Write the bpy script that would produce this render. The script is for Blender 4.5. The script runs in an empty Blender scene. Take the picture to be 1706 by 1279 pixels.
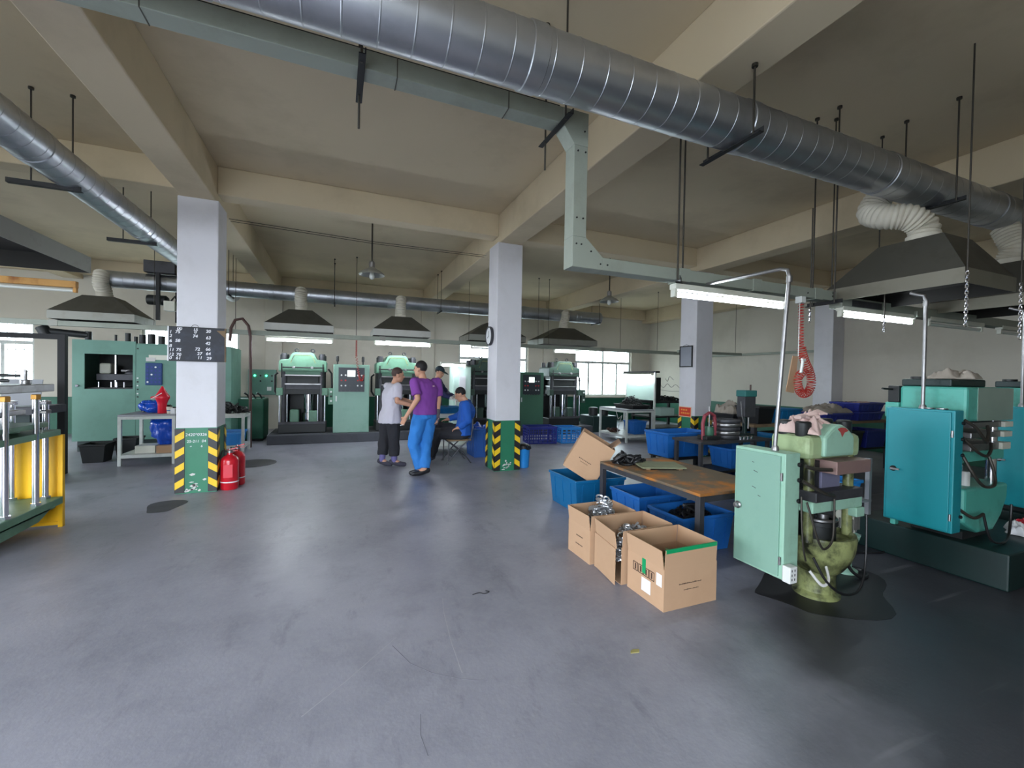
import bpy, bmesh, math, random
from mathutils import Vector, Matrix, Euler
random.seed(7)
scene = bpy.context.scene
COL = scene.collection
PI = math.pi

# ------------------------------------------------------------------ camera, sky, exposure
cam_data = bpy.data.cameras.new('camera')
cam = bpy.data.objects.new('camera', cam_data); COL.objects.link(cam)
cam_data.sensor_fit = 'HORIZONTAL'; cam_data.sensor_width = 36.0
cam_data.lens = 36.0 * 709.4 / 1706.0
cam_data.clip_start = 0.05; cam_data.clip_end = 200
def cam_axes(pitch, yaw, roll):
    cp, sp, cy, sy = math.cos(pitch), math.sin(pitch), math.cos(yaw), math.sin(yaw)
    f = Vector((sy*cp, cy*cp, -sp)); r0 = Vector((cy, -sy, 0)); d0 = f.cross(r0)
    r = r0*math.cos(roll) + d0*math.sin(roll); d = -r0*math.sin(roll) + d0*math.cos(roll)
    return r, d, f
r_, d_, f_ = cam_axes(math.radians(0.839), math.radians(22.2), math.radians(-1.009))
m = Matrix.Identity(4)
for i in range(3):
    m[i][0] = r_[i]; m[i][1] = -d_[i]; m[i][2] = -f_[i]
m[0][3], m[1][3], m[2][3] = 0.0, 0.0, 1.48
cam.matrix_world = m
scene.camera = cam

world = bpy.data.worlds.new('overcast_sky'); scene.world = world
world.use_nodes = True
wn = world.node_tree.nodes; wl = world.node_tree.links
wn['Background'].inputs['Color'].default_value = (0.80, 0.89, 1.0, 1)
wn['Background'].inputs['Strength'].default_value = SKY = 1.0
scene.view_settings.view_transform = 'Standard'
scene.view_settings.look = 'None'
scene.view_settings.gamma = 1.0
scene.view_settings.use_curve_mapping = False
scene.view_settings.exposure = 4.17
scene.cycles.use_denoising = True
scene.cycles.use_adaptive_sampling = True; scene.cycles.adaptive_threshold = .02
scene.cycles.max_bounces = 8
scene.cycles.diffuse_bounces = 4
scene.cycles.glossy_bounces = 4
scene.cycles.transparent_max_bounces = 12
scene.cycles.sample_clamp_indirect = 6.0
scene.cycles.caustics_reflective = False
scene.cycles.caustics_refractive = False

def portal(loc, rot, sx, sy):                       # guides sky sampling through an opening, adds no light of its own
    l = bpy.data.lights.new('sky_portal', 'AREA'); l.shape = 'RECTANGLE'; l.size = sx; l.size_y = sy
    l.cycles.is_portal = True
    o = bpy.data.objects.new('sky_portal', l); COL.objects.link(o); o.location = loc; o.rotation_euler = rot
DOOR_X0, DOOR_X1, DOOR_H, FRONT_Y, BACK_Y, RIGHT_X, LEFT_X = -5.6, -.5, 3.2, -2.4, 13.0, 10.9, -9.9
ADDED_OPENINGS = [(.8, 5.6, 0, 3.5), (7.6, 9.8, .9, 2.6)]                # unseen openings added in the left wall to even the daylight: y0, y1, z0, z1
portal(((DOOR_X0+DOOR_X1)/2, FRONT_Y-.12, DOOR_H/2), (PI/2, 0, 0), DOOR_X1-DOOR_X0, DOOR_H)
WINS = [(-8.6, -6.37), (-4.45, -2.4), (3.49, 5.87), (7.68, 10.08)]
for y0, y1, z0, z1 in ADDED_OPENINGS:
    portal((LEFT_X-.12, (y0+y1)/2, (z0+z1)/2), (0, -PI/2, 0), z1-z0, y1-y0)
for a, b in WINS:
    portal(((a+b)/2, BACK_Y+.2, 1.73), (-PI/2, 0, 0), b-a, 1.74)

# ------------------------------------------------------------------ materials
def lin(c):
    return tuple(((x/255.0)/12.92 if x/255.0 <= .04045 else ((x/255.0+.055)/1.055)**2.4) for x in c)
MATS = {}
def mat(name, col, rough=.5, metal=0.0, var=.12, scale=6.0, dirt=None, dirt_amt=.35, dirt_scale=3.0, lo=.5, hi=.72, bump=0.0, bump_scale=60.0,
        emit=None, strength=0.0, spec=.5, sheen=0.0, coat=0.0):
    if name in MATS: return MATS[name]
    M = bpy.data.materials.new(name); M.use_nodes = True
    nt = M.node_tree; N = nt.nodes; L = nt.links; P = N['Principled BSDF']
    c = lin(col)
    P.inputs['Roughness'].default_value = rough; P.inputs['Metallic'].default_value = metal
    P.inputs['Specular IOR Level'].default_value = spec
    if coat: P.inputs['Coat Weight'].default_value = coat
    tc = N.new('ShaderNodeTexCoord')
    n1 = N.new('ShaderNodeTexNoise'); n1.inputs['Scale'].default_value = scale; n1.inputs['Detail'].default_value = 5
    L.new(tc.outputs['Object'], n1.inputs['Vector'])
    mx = N.new('ShaderNodeMix'); mx.data_type = 'RGBA'
    mx.inputs[6].default_value = (*[x*(1-var) for x in c], 1); mx.inputs[7].default_value = (*[min(1, x*(1+var)) for x in c], 1)
    L.new(n1.outputs['Fac'], mx.inputs[0])
    out = mx.outputs[2]
    if dirt:
        n2 = N.new('ShaderNodeTexNoise'); n2.inputs['Scale'].default_value = dirt_scale; n2.inputs['Detail'].default_value = 8
        n2.inputs['Roughness'].default_value = .65
        L.new(tc.outputs['Object'], n2.inputs['Vector'])
        rp = N.new('ShaderNodeValToRGB'); rp.color_ramp.elements[0].position = lo; rp.color_ramp.elements[1].position = hi
        rp.color_ramp.elements[0].color = (0, 0, 0, 1); rp.color_ramp.elements[1].color = (dirt_amt,)*3+(1,)
        L.new(n2.outputs['Fac'], rp.inputs['Fac'])
        m2 = N.new('ShaderNodeMix'); m2.data_type = 'RGBA'
        L.new(rp.outputs['Color'], m2.inputs[0]); L.new(out, m2.inputs[6]); m2.inputs[7].default_value = (*lin(dirt), 1)
        out = m2.outputs[2]
        mr = N.new('ShaderNodeMapRange'); mr.inputs[3].default_value = max(.05, rough-.08); mr.inputs[4].default_value = min(1, rough+.15)
        L.new(n2.outputs['Fac'], mr.inputs[0]); L.new(mr.outputs[0], P.inputs['Roughness'])
    L.new(out, P.inputs['Base Color'])
    if bump:
        nb = N.new('ShaderNodeTexNoise'); nb.inputs['Scale'].default_value = bump_scale; nb.inputs['Detail'].default_value = 4
        L.new(tc.outputs['Object'], nb.inputs['Vector'])
        bp = N.new('ShaderNodeBump'); bp.inputs['Strength'].default_value = bump; bp.inputs['Distance'].default_value = .01
        L.new(nb.outputs['Fac'], bp.inputs['Height']); L.new(bp.outputs['Normal'], P.inputs['Normal'])
    if emit:
        P.inputs['Emission Color'].default_value = (*lin(emit), 1); P.inputs['Emission Strength'].default_value = strength
    MATS[name] = M
    return M

def floor_material():
    M = bpy.data.materials.new('worn_concrete_floor'); M.use_nodes = True
    nt = M.node_tree; N = nt.nodes; L = nt.links; P = N['Principled BSDF']
    tc = N.new('ShaderNodeTexCoord')
    def noise(s, d=6, r=.55, off=0, sx=1, sy=1):
        mp = N.new('ShaderNodeMapping'); mp.inputs['Location'].default_value = (off, off*.7, 0); mp.inputs['Scale'].default_value = (sx, sy, 1)
        L.new(tc.outputs['Object'], mp.inputs['Vector'])
        n = N.new('ShaderNodeTexNoise'); n.inputs['Scale'].default_value = s; n.inputs['Detail'].default_value = d; n.inputs['Roughness'].default_value = r
        L.new(mp.outputs[0], n.inputs['Vector']); return n.outputs['Fac']
    def ramp(f, a, b, ca, cb):
        r = N.new('ShaderNodeValToRGB'); e = r.color_ramp.elements; e[0].position = a; e[1].position = b; e[0].color = (*ca, 1); e[1].color = (*cb, 1)
        L.new(f, r.inputs[0]); return r.outputs[0]
    def mix(f, a, b, mode='MIX'):
        x = N.new('ShaderNodeMix'); x.data_type = 'RGBA'; x.blend_type = mode
        if isinstance(f, float): x.inputs[0].default_value = f
        else: L.new(f, x.inputs[0])
        L.new(a, x.inputs[6])
        if isinstance(b, tuple): x.inputs[7].default_value = (*b, 1)
        else: L.new(b, x.inputs[7])
        return x.outputs[2]
    base = ramp(noise(.55, 8, .6), .32, .68, lin((132, 133, 145)), lin((165, 165, 177)))
    base = mix(ramp(noise(2.2, 10, .7, 4), .5, .75, (0, 0, 0), (.55,)*3), base, lin((112, 113, 124)))
    base = mix(ramp(noise(.9, 5, .6, 11, 1.0, .5), .58, .75, (0, 0, 0), (.6,)*3), base, lin((86, 87, 98)))
    base = mix(ramp(noise(26, 6, .7, 2), .45, .8, (0, 0, 0), (.3,)*3), base, lin((176, 175, 178)))
    base = mix(ramp(noise(5.0, 9, .75, 17, 1.0, .35), .56, .7, (0, 0, 0), (.45,)*3), base, lin((92, 93, 104)))
    # shade painted over the near right floor, plus oily concrete at the machine row
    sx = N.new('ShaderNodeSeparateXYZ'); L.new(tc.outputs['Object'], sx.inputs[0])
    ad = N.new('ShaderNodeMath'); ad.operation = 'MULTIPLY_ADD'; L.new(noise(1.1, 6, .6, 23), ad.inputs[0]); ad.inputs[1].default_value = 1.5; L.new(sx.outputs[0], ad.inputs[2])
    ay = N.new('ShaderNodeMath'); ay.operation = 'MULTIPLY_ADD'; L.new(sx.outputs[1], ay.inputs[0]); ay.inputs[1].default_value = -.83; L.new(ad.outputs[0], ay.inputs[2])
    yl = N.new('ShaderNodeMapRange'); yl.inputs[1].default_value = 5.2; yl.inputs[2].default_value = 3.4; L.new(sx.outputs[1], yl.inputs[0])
    shade_ramp = N.new('ShaderNodeMapRange'); shade_ramp.inputs[1].default_value = 1.15; shade_ramp.inputs[2].default_value = 2.1; shade_ramp.inputs[4].default_value = .86; L.new(ay.outputs[0], shade_ramp.inputs[0])
    shade_mask = N.new('ShaderNodeMath'); shade_mask.operation = 'MULTIPLY'; L.new(shade_ramp.outputs[0], shade_mask.inputs[0]); L.new(yl.outputs[0], shade_mask.inputs[1])
    base = mix(shade_mask.outputs[0], base, lin((36, 37, 42)))
    # scuffs: thin pale scratches
    mp = N.new('ShaderNodeMapping'); mp.inputs['Rotation'].default_value = (0, 0, .9); mp.inputs['Scale'].default_value = (.35, 6, 1)
    L.new(tc.outputs['Object'], mp.inputs['Vector'])
    sn = N.new('ShaderNodeTexNoise'); sn.inputs['Scale'].default_value = 1.6; sn.inputs['Detail'].default_value = 3; L.new(mp.outputs[0], sn.inputs['Vector'])
    base = mix(ramp(sn.outputs['Fac'], .66, .72, (0, 0, 0), (.18,)*3), base, lin((165, 165, 168)))
    L.new(base, P.inputs['Base Color'])
    rr = N.new('ShaderNodeMapRange'); rr.inputs[3].default_value = .22; rr.inputs[4].default_value = .55
    L.new(noise(1.4, 8, .6, 8), rr.inputs[0]); L.new(rr.outputs[0], P.inputs['Roughness'])
    bp = N.new('ShaderNodeBump'); bp.inputs['Strength'].default_value = .12; bp.inputs['Distance'].default_value = .01
    L.new(noise(40, 5, .6, 1), bp.inputs['Height']); L.new(bp.outputs['Normal'], P.inputs['Normal'])
    return M

def glass_material():
    M = bpy.data.materials.new('window_glass'); M.use_nodes = True
    nt = M.node_tree; N = nt.nodes; L = nt.links; N.remove(N['Principled BSDF'])
    t = N.new('ShaderNodeBsdfTransparent'); t.inputs[0].default_value = (.86, .9, .88, 1)
    g = N.new('ShaderNodeBsdfGlossy'); g.inputs['Roughness'].default_value = .06
    mx = N.new('ShaderNodeMixShader'); mx.inputs[0].default_value = .08
    L.new(t.outputs[0], mx.inputs[1]); L.new(g.outputs[0], mx.inputs[2]); L.new(mx.outputs[0], N['Material Output'].inputs[0])
    return M

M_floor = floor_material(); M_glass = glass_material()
M_ceil = mat('ceiling_plaster', (208, 192, 162), .9, var=.08, scale=.7, dirt=(150, 134, 108), dirt_amt=.4, dirt_scale=.6, bump=.08, bump_scale=30)
M_wall = mat('wall_plaster', (204, 198, 184), .85, var=.06, scale=.8, dirt=(160, 152, 136), dirt_amt=.35, dirt_scale=.7, bump=.06, bump_scale=30)
M_colm = mat('column_white_paint', (214, 212, 216), .7, var=.03, scale=2, dirt=(176, 174, 172), dirt_amt=.25, dirt_scale=2.5, bump=.05, bump_scale=25)
M_cdado = mat('lit_dado_green', (40, 118, 86), .45, var=.08, scale=3, dirt=(24, 84, 62), dirt_amt=.5, dirt_scale=2)  # same dado green, painted lighter for the brighter light on the columns
M_dado = mat('shaded_dark_green', (24, 92, 68), .45, var=.1, scale=3, dirt=(14, 56, 44), dirt_amt=.5, dirt_scale=2)  # dado green with the walls' shade painted in; also the oil tank's dark green
M_chip = mat('bare_plaster', (206, 204, 200), .9)
M_hblk = mat('hazard_black', (34, 32, 34), .5, var=.1)
M_hyel = mat('hazard_yellow', (238, 196, 30), .5, var=.05, dirt=(150, 120, 30), dirt_amt=.25)
M_galv = mat('galvanised_steel', (176, 179, 184), .34, .9, var=.12, scale=3.5, dirt=(136, 140, 146), dirt_amt=.5, dirt_scale=2.4)
M_hood_in = mat('black_hood_inside', (30, 28, 24), .8, var=.2)  # near-black colour for the inner faces of the hoods
M_hoods2 = mat('hood_skirt_dull', (122, 118, 104), .55, .3, var=.08, scale=3, dirt=(92, 86, 70), dirt_amt=.5)
M_hood = mat('hood_sheet_steel', (88, 86, 78), .55, .5, var=.1, scale=3, dirt=(70, 66, 56), dirt_amt=.5)
M_hoods = mat('hood_skirt_steel', (150, 150, 142), .5, .4, var=.08, scale=3, dirt=(110, 104, 88), dirt_amt=.5)
M_tray = mat('tray_grey_green', (150, 156, 144), .5, .1, var=.06, dirt=(110, 112, 98), dirt_amt=.4)
M_flex = mat('flex_duct_white', (206, 200, 184), .6, var=.1, dirt=(150, 140, 118), dirt_amt=.4)
M_blk = mat('black_iron', (26, 26, 28), .55, .2, var=.2)
M_rod = mat('rod_dull_steel', (70, 66, 60), .5, .6)
M_chr = mat('chrome', (225, 225, 232), .12, 1.0, var=.03)
M_clamp = mat('bright_zinc', (196, 198, 202), .28, .85, var=.15, scale=20)
M_stl = mat('bare_steel', (150, 148, 148), .35, .9, var=.12, dirt=(80, 74, 70), dirt_amt=.5, dirt_scale=5)
M_dstl = mat('dark_steel', (74, 74, 78), .5, .5, var=.15, dirt=(48, 44, 42), dirt_amt=.5, dirt_scale=5)
M_pgrn = mat('press_green_paint', (98, 140, 116), .45, var=.08, dirt=(60, 84, 66), dirt_amt=.5, dirt_scale=3.5)
M_pgrn2 = mat('pale_green_paint', (152, 192, 170), .4, var=.06, dirt=(104, 124, 92), dirt_amt=.45, dirt_scale=4)
M_oily = mat('oily_green_paint', (140, 146, 96), .3, var=.3, scale=5, dirt=(28, 28, 20), dirt_amt=.97, dirt_scale=6.5, lo=.42, hi=.62)
M_cabg = mat('cabinet_green', (132, 170, 152), .4, var=.05, dirt=(98, 138, 116), dirt_amt=.35, dirt_scale=2.5)
M_cabd = mat('cabinet_deep_green', (66, 108, 86), .4, var=.05, dirt=(52, 88, 68), dirt_amt=.35)
M_encl = mat('enclosure_green', (96, 140, 124), .45, var=.06, dirt=(70, 104, 92), dirt_amt=.4, dirt_scale=2)
M_teal = mat('teal_paint', (28, 142, 152), .35, var=.06, scale=3, dirt=(20, 92, 104), dirt_amt=.4, dirt_scale=2)
M_tealg = mat('teal_green_cast', (84, 176, 160), .4, var=.08, dirt=(54, 104, 84), dirt_amt=.5, dirt_scale=4)
M_dpgrn = mat('dark_green_plinth', (15, 40, 38), .45, var=.12, dirt=(14, 26, 26), dirt_amt=.6)
M_dark = mat('dark_machine_grime', (34, 36, 36), .5, .2, var=.25, scale=8)
M_panel = mat('panel_charcoal', (46, 52, 58), .4, var=.06)
M_white = mat('white_steel_frame', (206, 210, 204), .45, var=.05, dirt=(150, 148, 138), dirt_amt=.4, dirt_scale=5)
M_mint = mat('pale_mint_panel', (196, 222, 210), .5, var=.03)
M_blue = mat('blue_plastic', (32, 102, 178), .4, var=.08, dirt=(12, 60, 130), dirt_amt=.4, dirt_scale=4)
M_blue2 = mat('light_blue_plastic', (40, 138, 214), .4, var=.06, dirt=(30, 100, 165), dirt_amt=.3)
M_dpress = mat('grimy_press_green', (58, 82, 70), .45, var=.12, dirt=(30, 36, 32), dirt_amt=.7, dirt_scale=4)
M_mblue = mat('mid_blue_plastic', (42, 82, 148), .35, var=.08, dirt=(22, 48, 110), dirt_amt=.4)
M_navy = mat('navy_plastic', (44, 54, 142), .4, var=.08, dirt=(24, 32, 96), dirt_amt=.4)
M_tblue = mat('teal_blue_plastic', (14, 100, 150), .4, var=.08, dirt=(12, 62, 100), dirt_amt=.5)
M_card = mat('cardboard', (186, 150, 118), .85, var=.06, scale=3, dirt=(160, 124, 94), dirt_amt=.3, dirt_scale=2)
M_cardi = mat('cardboard_inside', (170, 134, 104), .9, var=.06)
M_ink = mat('print_ink', (70, 50, 40), .8)
M_paper = mat('white_paper', (226, 226, 228), .8, var=.02)
M_green_tape = mat('green_tape', (20, 150, 92), .3, var=.04)
M_red = mat('red_paint', (196, 24, 40), .3, var=.05, coat=.3)
M_redp = mat('red_plastic', (206, 26, 48), .35, var=.04)
M_hose_red = mat('red_hose', (178, 50, 40), .35, var=.08)
M_yel = mat('yellow_guard_paint', (250, 190, 10), .4, var=.03, dirt=(226, 160, 10), dirt_amt=.3)
M_rust = mat('rusty_plate', (112, 98, 80), .6, .2, var=.2, dirt=(188, 118, 46), dirt_amt=1.0, dirt_scale=2.6, lo=.47, hi=.6)
M_wood = mat('old_grey_wood', (124, 102, 76), .8, var=.2, dirt=(70, 58, 46), dirt_amt=.6)
M_rub = mat('black_rubber', (22, 22, 24), .45, var=.2)
M_cloth_pk = mat('dusty_pink_cloth', (206, 178, 170), .95, var=.12, bump=.2, bump_scale=80)
M_cloth_gr = mat('grey_beige_cloth', (166, 156, 144), .95, var=.18, scale=9, bump=.2, bump_scale=80)
M_board = mat('blackboard', (36, 38, 46), .6, var=.2, scale=4, dirt=(74, 80, 96), dirt_amt=.5, dirt_scale=4)
M_chalk = mat('chalk', (232, 232, 236), .95, var=.05)
M_tubeb = mat('lit_tube_bright', (255, 255, 255), .4, emit=(236, 244, 255), strength=6.5)
M_skw = mat('pale_skirt_steel', (196, 196, 190), .5, .1, var=.05, dirt=(160, 154, 138), dirt_amt=.4)
M_tube = mat('lit_tube', (255, 255, 255), .4, emit=(232, 244, 255), strength=2.6)
M_tubeoff = mat('unlit_tube', (212, 214, 206), .3, var=.02)
M_lampw = mat('lamp_housing_white', (214, 214, 200), .5, var=.05, dirt=(170, 160, 130), dirt_amt=.3)
M_lampr = mat('lamp_housing_rusted', (196, 146, 80), .7, var=.2, dirt=(128, 66, 34), dirt_amt=.9, dirt_scale=5)
M_led = mat('green_indicator', (60, 240, 170), .3, emit=(60, 255, 180), strength=.6)
M_screen = mat('panel_screen', (230, 240, 236), .3, emit=(220, 236, 230), strength=.10)
M_btnw = mat('button_white', (224, 226, 222), .4, var=.02)
M_btnr = mat('button_red', (190, 30, 36), .4, var=.02)
M_btng = mat('button_green', (40, 150, 90), .4, var=.02)
M_brown = mat('brown_hose', (74, 46, 40), .5, var=.15)
M_grey = mat('grey_sheet', (150, 152, 156), .5, .1, var=.06)
M_plinth = mat('dark_grey_plinth', (70, 72, 78), .7, var=.15, dirt=(40, 42, 46), dirt_amt=.5)
M_bag = mat('blue_bag_film', (24, 78, 190), .2, var=.2, coat=.4)
M_oil = mat('oil_stain_film', (26, 26, 29), .5, var=.2)

# ------------------------------------------------------------------ mesh builder
class MB:
    def __init__(s): s.v = []; s.f = []; s.k = []; s.cur = 0
    def add(s, vs, fs):
        b = len(s.v); s.v += [tuple(p) for p in vs]; s.f += [tuple(b+i for i in q) for q in fs]; s.k += [s.cur]*len(fs); return s
    def m(s, i): s.cur = i; return s
    def box(s, x0, x1, y0, y1, z0, z1):
        return s.add([(x0,y0,z0),(x1,y0,z0),(x1,y1,z0),(x0,y1,z0),(x0,y0,z1),(x1,y0,z1),(x1,y1,z1),(x0,y1,z1)],
                     [(3,2,1,0),(4,5,6,7),(0,1,5,4),(1,2,6,5),(2,3,7,6),(3,0,4,7)])
    def cbox(s, c, d, rot=None):
        R = rot if rot is not None else Matrix.Identity(3)
        vs = [Vector(c)+R@Vector((sx*d[0]/2, sy*d[1]/2, sz*d[2]/2)) for sz in (-1,1) for sx, sy in ((-1,-1),(1,-1),(1,1),(-1,1))]
        return s.add(vs, [(3,2,1,0),(4,5,6,7),(0,1,5,4),(1,2,6,5),(2,3,7,6),(3,0,4,7)])
    def ring(s, rings, cap=True, closed=False):
        n = len(rings[0]); vs = [p for r in rings for p in r]; fs = []
        m_ = len(rings)
        for i in range(m_ if closed else m_-1):
            j = (i+1) % m_
            for k in range(n):
                fs.append((i*n+k, i*n+(k+1)%n, j*n+(k+1)%n, j*n+k))
        if cap and not closed:
            fs.append(tuple(range(n-1, -1, -1))); fs.append(tuple((m_-1)*n+k for k in range(n)))
        return s.add(vs, fs)
    def tube(s, pts, r, n=8, cap=True, closed=False, sq=1.0):
        pts = [Vector(p) for p in pts]; m_ = len(pts); rs = r if isinstance(r, (list, tuple)) else [r]*m_
        rings = []; up = None
        for i, p in enumerate(pts):
            a = pts[i-1] if (i > 0 or closed) else p; b = pts[(i+1) % m_] if (i < m_-1 or closed) else p
            t = (b-a).normalized() if (b-a).length > 1e-9 else Vector((0,0,1))
            if up is None:
                up = Vector((0,0,1)) if abs(t.z) < .9 else Vector((0,1,0))
            u = (up - t*up.dot(t))
            if u.length < 1e-5: u = t.orthogonal()
            u.normalize(); w = t.cross(u); up = u
            rings.append([p + (u*math.cos(2*PI*k/n)*sq + w*math.sin(2*PI*k/n))*rs[i] for k in range(n)])
        # winding: ring direction u->w about t is counter-clockwise; outward
        return s.ring([[q for q in rg] for rg in rings], cap, closed)
    def cable(s, pts, r, n=8):
        P = [Vector(p) for p in pts]; out = []
        for i in range(len(P)-1):
            p0, p1, p2, p3 = P[max(i-1, 0)], P[i], P[i+1], P[min(i+2, len(P)-1)]
            for k in range(6):
                t = k/6; out.append(.5*((2*p1)+(-p0+p2)*t+(2*p0-5*p1+4*p2-p3)*t*t+(-p0+3*p1-3*p2+p3)*t**3))
        return s.tube(out+[P[-1]], r, n)
    def cyl(s, p0, p1, r0, r1=None, n=16): return s.tube([p0, p1], [r0, r0 if r1 is None else r1], n)
    def lathe(s, prof, c=(0,0,0), n=24, axis='z', cap=True):
        rings = []
        for r, h in prof:
            rg = []
            for k in range(n):
                a = 2*PI*k/n; x, y = r*math.cos(a), r*math.sin(a)
                p = {'z': (x, y, h), 'x': (h, x, y), 'y': (y, h, x)}[axis]
                rg.append((p[0]+c[0], p[1]+c[1], p[2]+c[2]))
            rings.append(rg)
        return s.ring(rings, cap)
    def prism(s, poly, lo, hi, axis='y'):
        n = len(poly)
        def P(a, b, t): return {'y': (a, t, b), 'x': (t, a, b), 'z': (a, b, t)}[axis]
        vs = [P(a, b, lo) for a, b in poly] + [P(a, b, hi) for a, b in poly]
        fs = [tuple(range(n)), tuple(range(2*n-1, n-1, -1))] + [(k, n+k, n+(k+1)%n, (k+1)%n) for k in range(n)]
        return s.add(vs, fs)
    def ell(s, c, r, rot=None, nu=16, nv=10):
        R = rot if rot is not None else Matrix.Identity(3)
        rings = []
        for i in range(1, nv):
            a = PI*i/nv
            rings.append([Vector(c)+R@Vector((r[0]*math.sin(a)*math.cos(2*PI*k/nu), r[1]*math.sin(a)*math.sin(2*PI*k/nu), -r[2]*math.cos(a))) for k in range(nu)])
        b = len(s.v); s.ring(rings, False)
        vs = [Vector(c)+R@Vector((0,0,-r[2])), Vector(c)+R@Vector((0,0,r[2]))]
        b2 = len(s.v); s.v += [tuple(p) for p in vs]
        for k in range(nu):
            s.f.append((b2, b+(k+1)%nu, b+k)); s.k.append(s.cur)
            o = b+(nv-2)*nu; s.f.append((b2+1, o+k, o+(k+1)%nu)); s.k.append(s.cur)
        return s
    def torus(s, c, R, r, axis='z', n=20, k=6):
        pts = []
        for i in range(n):
            a = 2*PI*i/n; x, y = R*math.cos(a), R*math.sin(a)
            p = {'z': (x, y, 0), 'x': (0, x, y), 'y': (y, 0, x)}[axis]
            pts.append((p[0]+c[0], p[1]+c[1], p[2]+c[2]))
        return s.tube(pts, r, k, closed=True)
    def mesh(s, name, ms, smooth=35, fixn=True):
        me = bpy.data.meshes.new(name); me.from_pydata(s.v, [], s.f)
        for M in (ms if isinstance(ms, (list, tuple)) else [ms]): me.materials.append(M)
        if any(s.k): me.polygons.foreach_set('material_index', s.k)
        if fixn:
            bm = bmesh.new(); bm.from_mesh(me); bmesh.ops.recalc_face_normals(bm, faces=bm.faces); bm.to_mesh(me); bm.free()
        if smooth:
            me.shade_smooth(); me.set_sharp_from_angle(angle=math.radians(smooth))
        me.update()
        return me
    def build(s, name, ms, parent=None, smooth=35, bevel=0, seg=2):
        o = bpy.data.objects.new(name, s.mesh(name, ms, smooth)); COL.objects.link(o)
        if parent: o.parent = parent
        if bevel:
            b = o.modifiers.new('bevel', 'BEVEL'); b.width = bevel; b.segments = seg; b.limit_method = 'ANGLE'; b.angle_limit = math.radians(40)
            b.harden_normals = False
        return o

def tag(o, label=None, cat=None, group=None, kind=None):
    if label: o['label'] = label
    if cat: o['category'] = cat
    if group: o['group'] = group
    if kind: o['kind'] = kind
    return o
def thing(name, label, cat, loc=(0,0,0), rz=0, group=None):
    o = bpy.data.objects.new(name, None); COL.objects.link(o); o.empty_display_size = .1
    o.location = loc; o.rotation_euler = (0, 0, rz)
    return tag(o, label, cat, group)
def struct(name, mb, ms, parent=None, smooth=30, label=None, bevel=0):
    o = mb.build(name, ms, parent, smooth, bevel)
    if not parent: o['kind'] = 'structure'
    if label: o['label'] = label
    return o
def sempty(name, label, loc=(0,0,0)):
    o = bpy.data.objects.new(name, None); COL.objects.link(o); o.location = loc; o['kind'] = 'structure'; o['label'] = label
    return o
def copy_tree(o, parent=None):
    c = o.copy(); COL.objects.link(c); c.parent = parent
    for ch in [x for x in bpy.data.objects if x.parent == o]: copy_tree(ch, c)
    return c
def link_copy(src, parent, loc=None, rot=None):
    c = src.copy(); COL.objects.link(c); c.parent = parent
    if loc is not None: c.location = loc
    if rot is not None: c.rotation_euler = rot
    return c
def text_mesh(txt, size, M, name, parent, loc, rot, shear=0.0, align='LEFT', thick=.0006, bold=.0, width=1.0):
    cu = bpy.data.curves.new(name, 'FONT'); cu.body = txt; cu.size = size; cu.shear = shear; cu.align_x = align; cu.extrude = thick; cu.offset = bold
    o = bpy.data.objects.new(name, cu); COL.objects.link(o)
    me = bpy.data.meshes.new_from_object(o.evaluated_get(bpy.context.evaluated_depsgraph_get()))
    bpy.data.objects.remove(o); me.materials.clear(); me.materials.append(M)
    for v in me.vertices: v.co.x *= width
    o = bpy.data.objects.new(name, me); COL.objects.link(o); o.parent = parent; o.location = loc; o.rotation_euler = rot
    return o
# ------------------------------------------------------------------ the hall: floor, walls, ceiling, beams, columns, windows
SLAB, BEAM = 4.05, 3.6
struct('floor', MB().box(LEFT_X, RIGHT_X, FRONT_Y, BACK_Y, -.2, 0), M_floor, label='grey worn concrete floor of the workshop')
M_scuff = mat('pale_scuff', (168, 166, 172), .6); M_tyre = mat('dark_scuff', (116, 116, 125), .6)
for n_, M_, w_, q in (('scratch_mark', M_scuff, .002, [(.32, 2.45), (.22, 2.35), (.05, 2.18), (-.13, 2.02)]), ('scratch_mark', M_scuff, .0018, [(.66, 2.78), (.63, 2.61), (.6, 2.3), (.59, 2.04)]), ('tyre_mark', M_tyre, .0022, [(.29, 2.38), (.36, 2.2), (.45, 2.09), (.57, 2.0), (.69, 1.94)]), ('tyre_mark', M_tyre, .0015, [(.35, 1.85), (.33, 1.74), (.34, 1.63)])):
    a_ = [(x+w_, y) for x, y in q]; b_ = [(x-w_, y) for x, y in reversed(q)]
    MB().prism(a_+b_, -.0002, .0006, 'z').build(n_, M_, bpy.data.objects['floor'], 0)
struct('ground', MB().box(-40, 40, -40, 45, -.25, -.205), mat('yard_concrete', (150, 150, 148), .9, var=.06, scale=.5), label='pale concrete yard outside the door')
struct('ceiling', MB().box(LEFT_X, RIGHT_X, FRONT_Y, BACK_Y, SLAB, SLAB+.2), M_ceil, label='cream plaster ceiling slab')
wb = MB(); xs = [LEFT_X]
for a, b in WINS: xs += [a, b]
xs.append(RIGHT_X)
for i in range(0, len(xs), 2): wb.box(xs[i], xs[i+1], BACK_Y, BACK_Y+.24, 0, SLAB)
for a, b in WINS: wb.box(a, b, BACK_Y, BACK_Y+.24, 0, .87).box(a, b, BACK_Y, BACK_Y+.24, 2.6, SLAB)
struct('wall_back', wb, M_wall, smooth=0, label='cream back wall with four windows')
struct('wall_right', MB().box(RIGHT_X, RIGHT_X+.24, FRONT_Y, BACK_Y+.24, 0, SLAB), M_wall, smooth=0, label='plain cream right wall')
wl_ = MB(); yc = FRONT_Y
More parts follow.
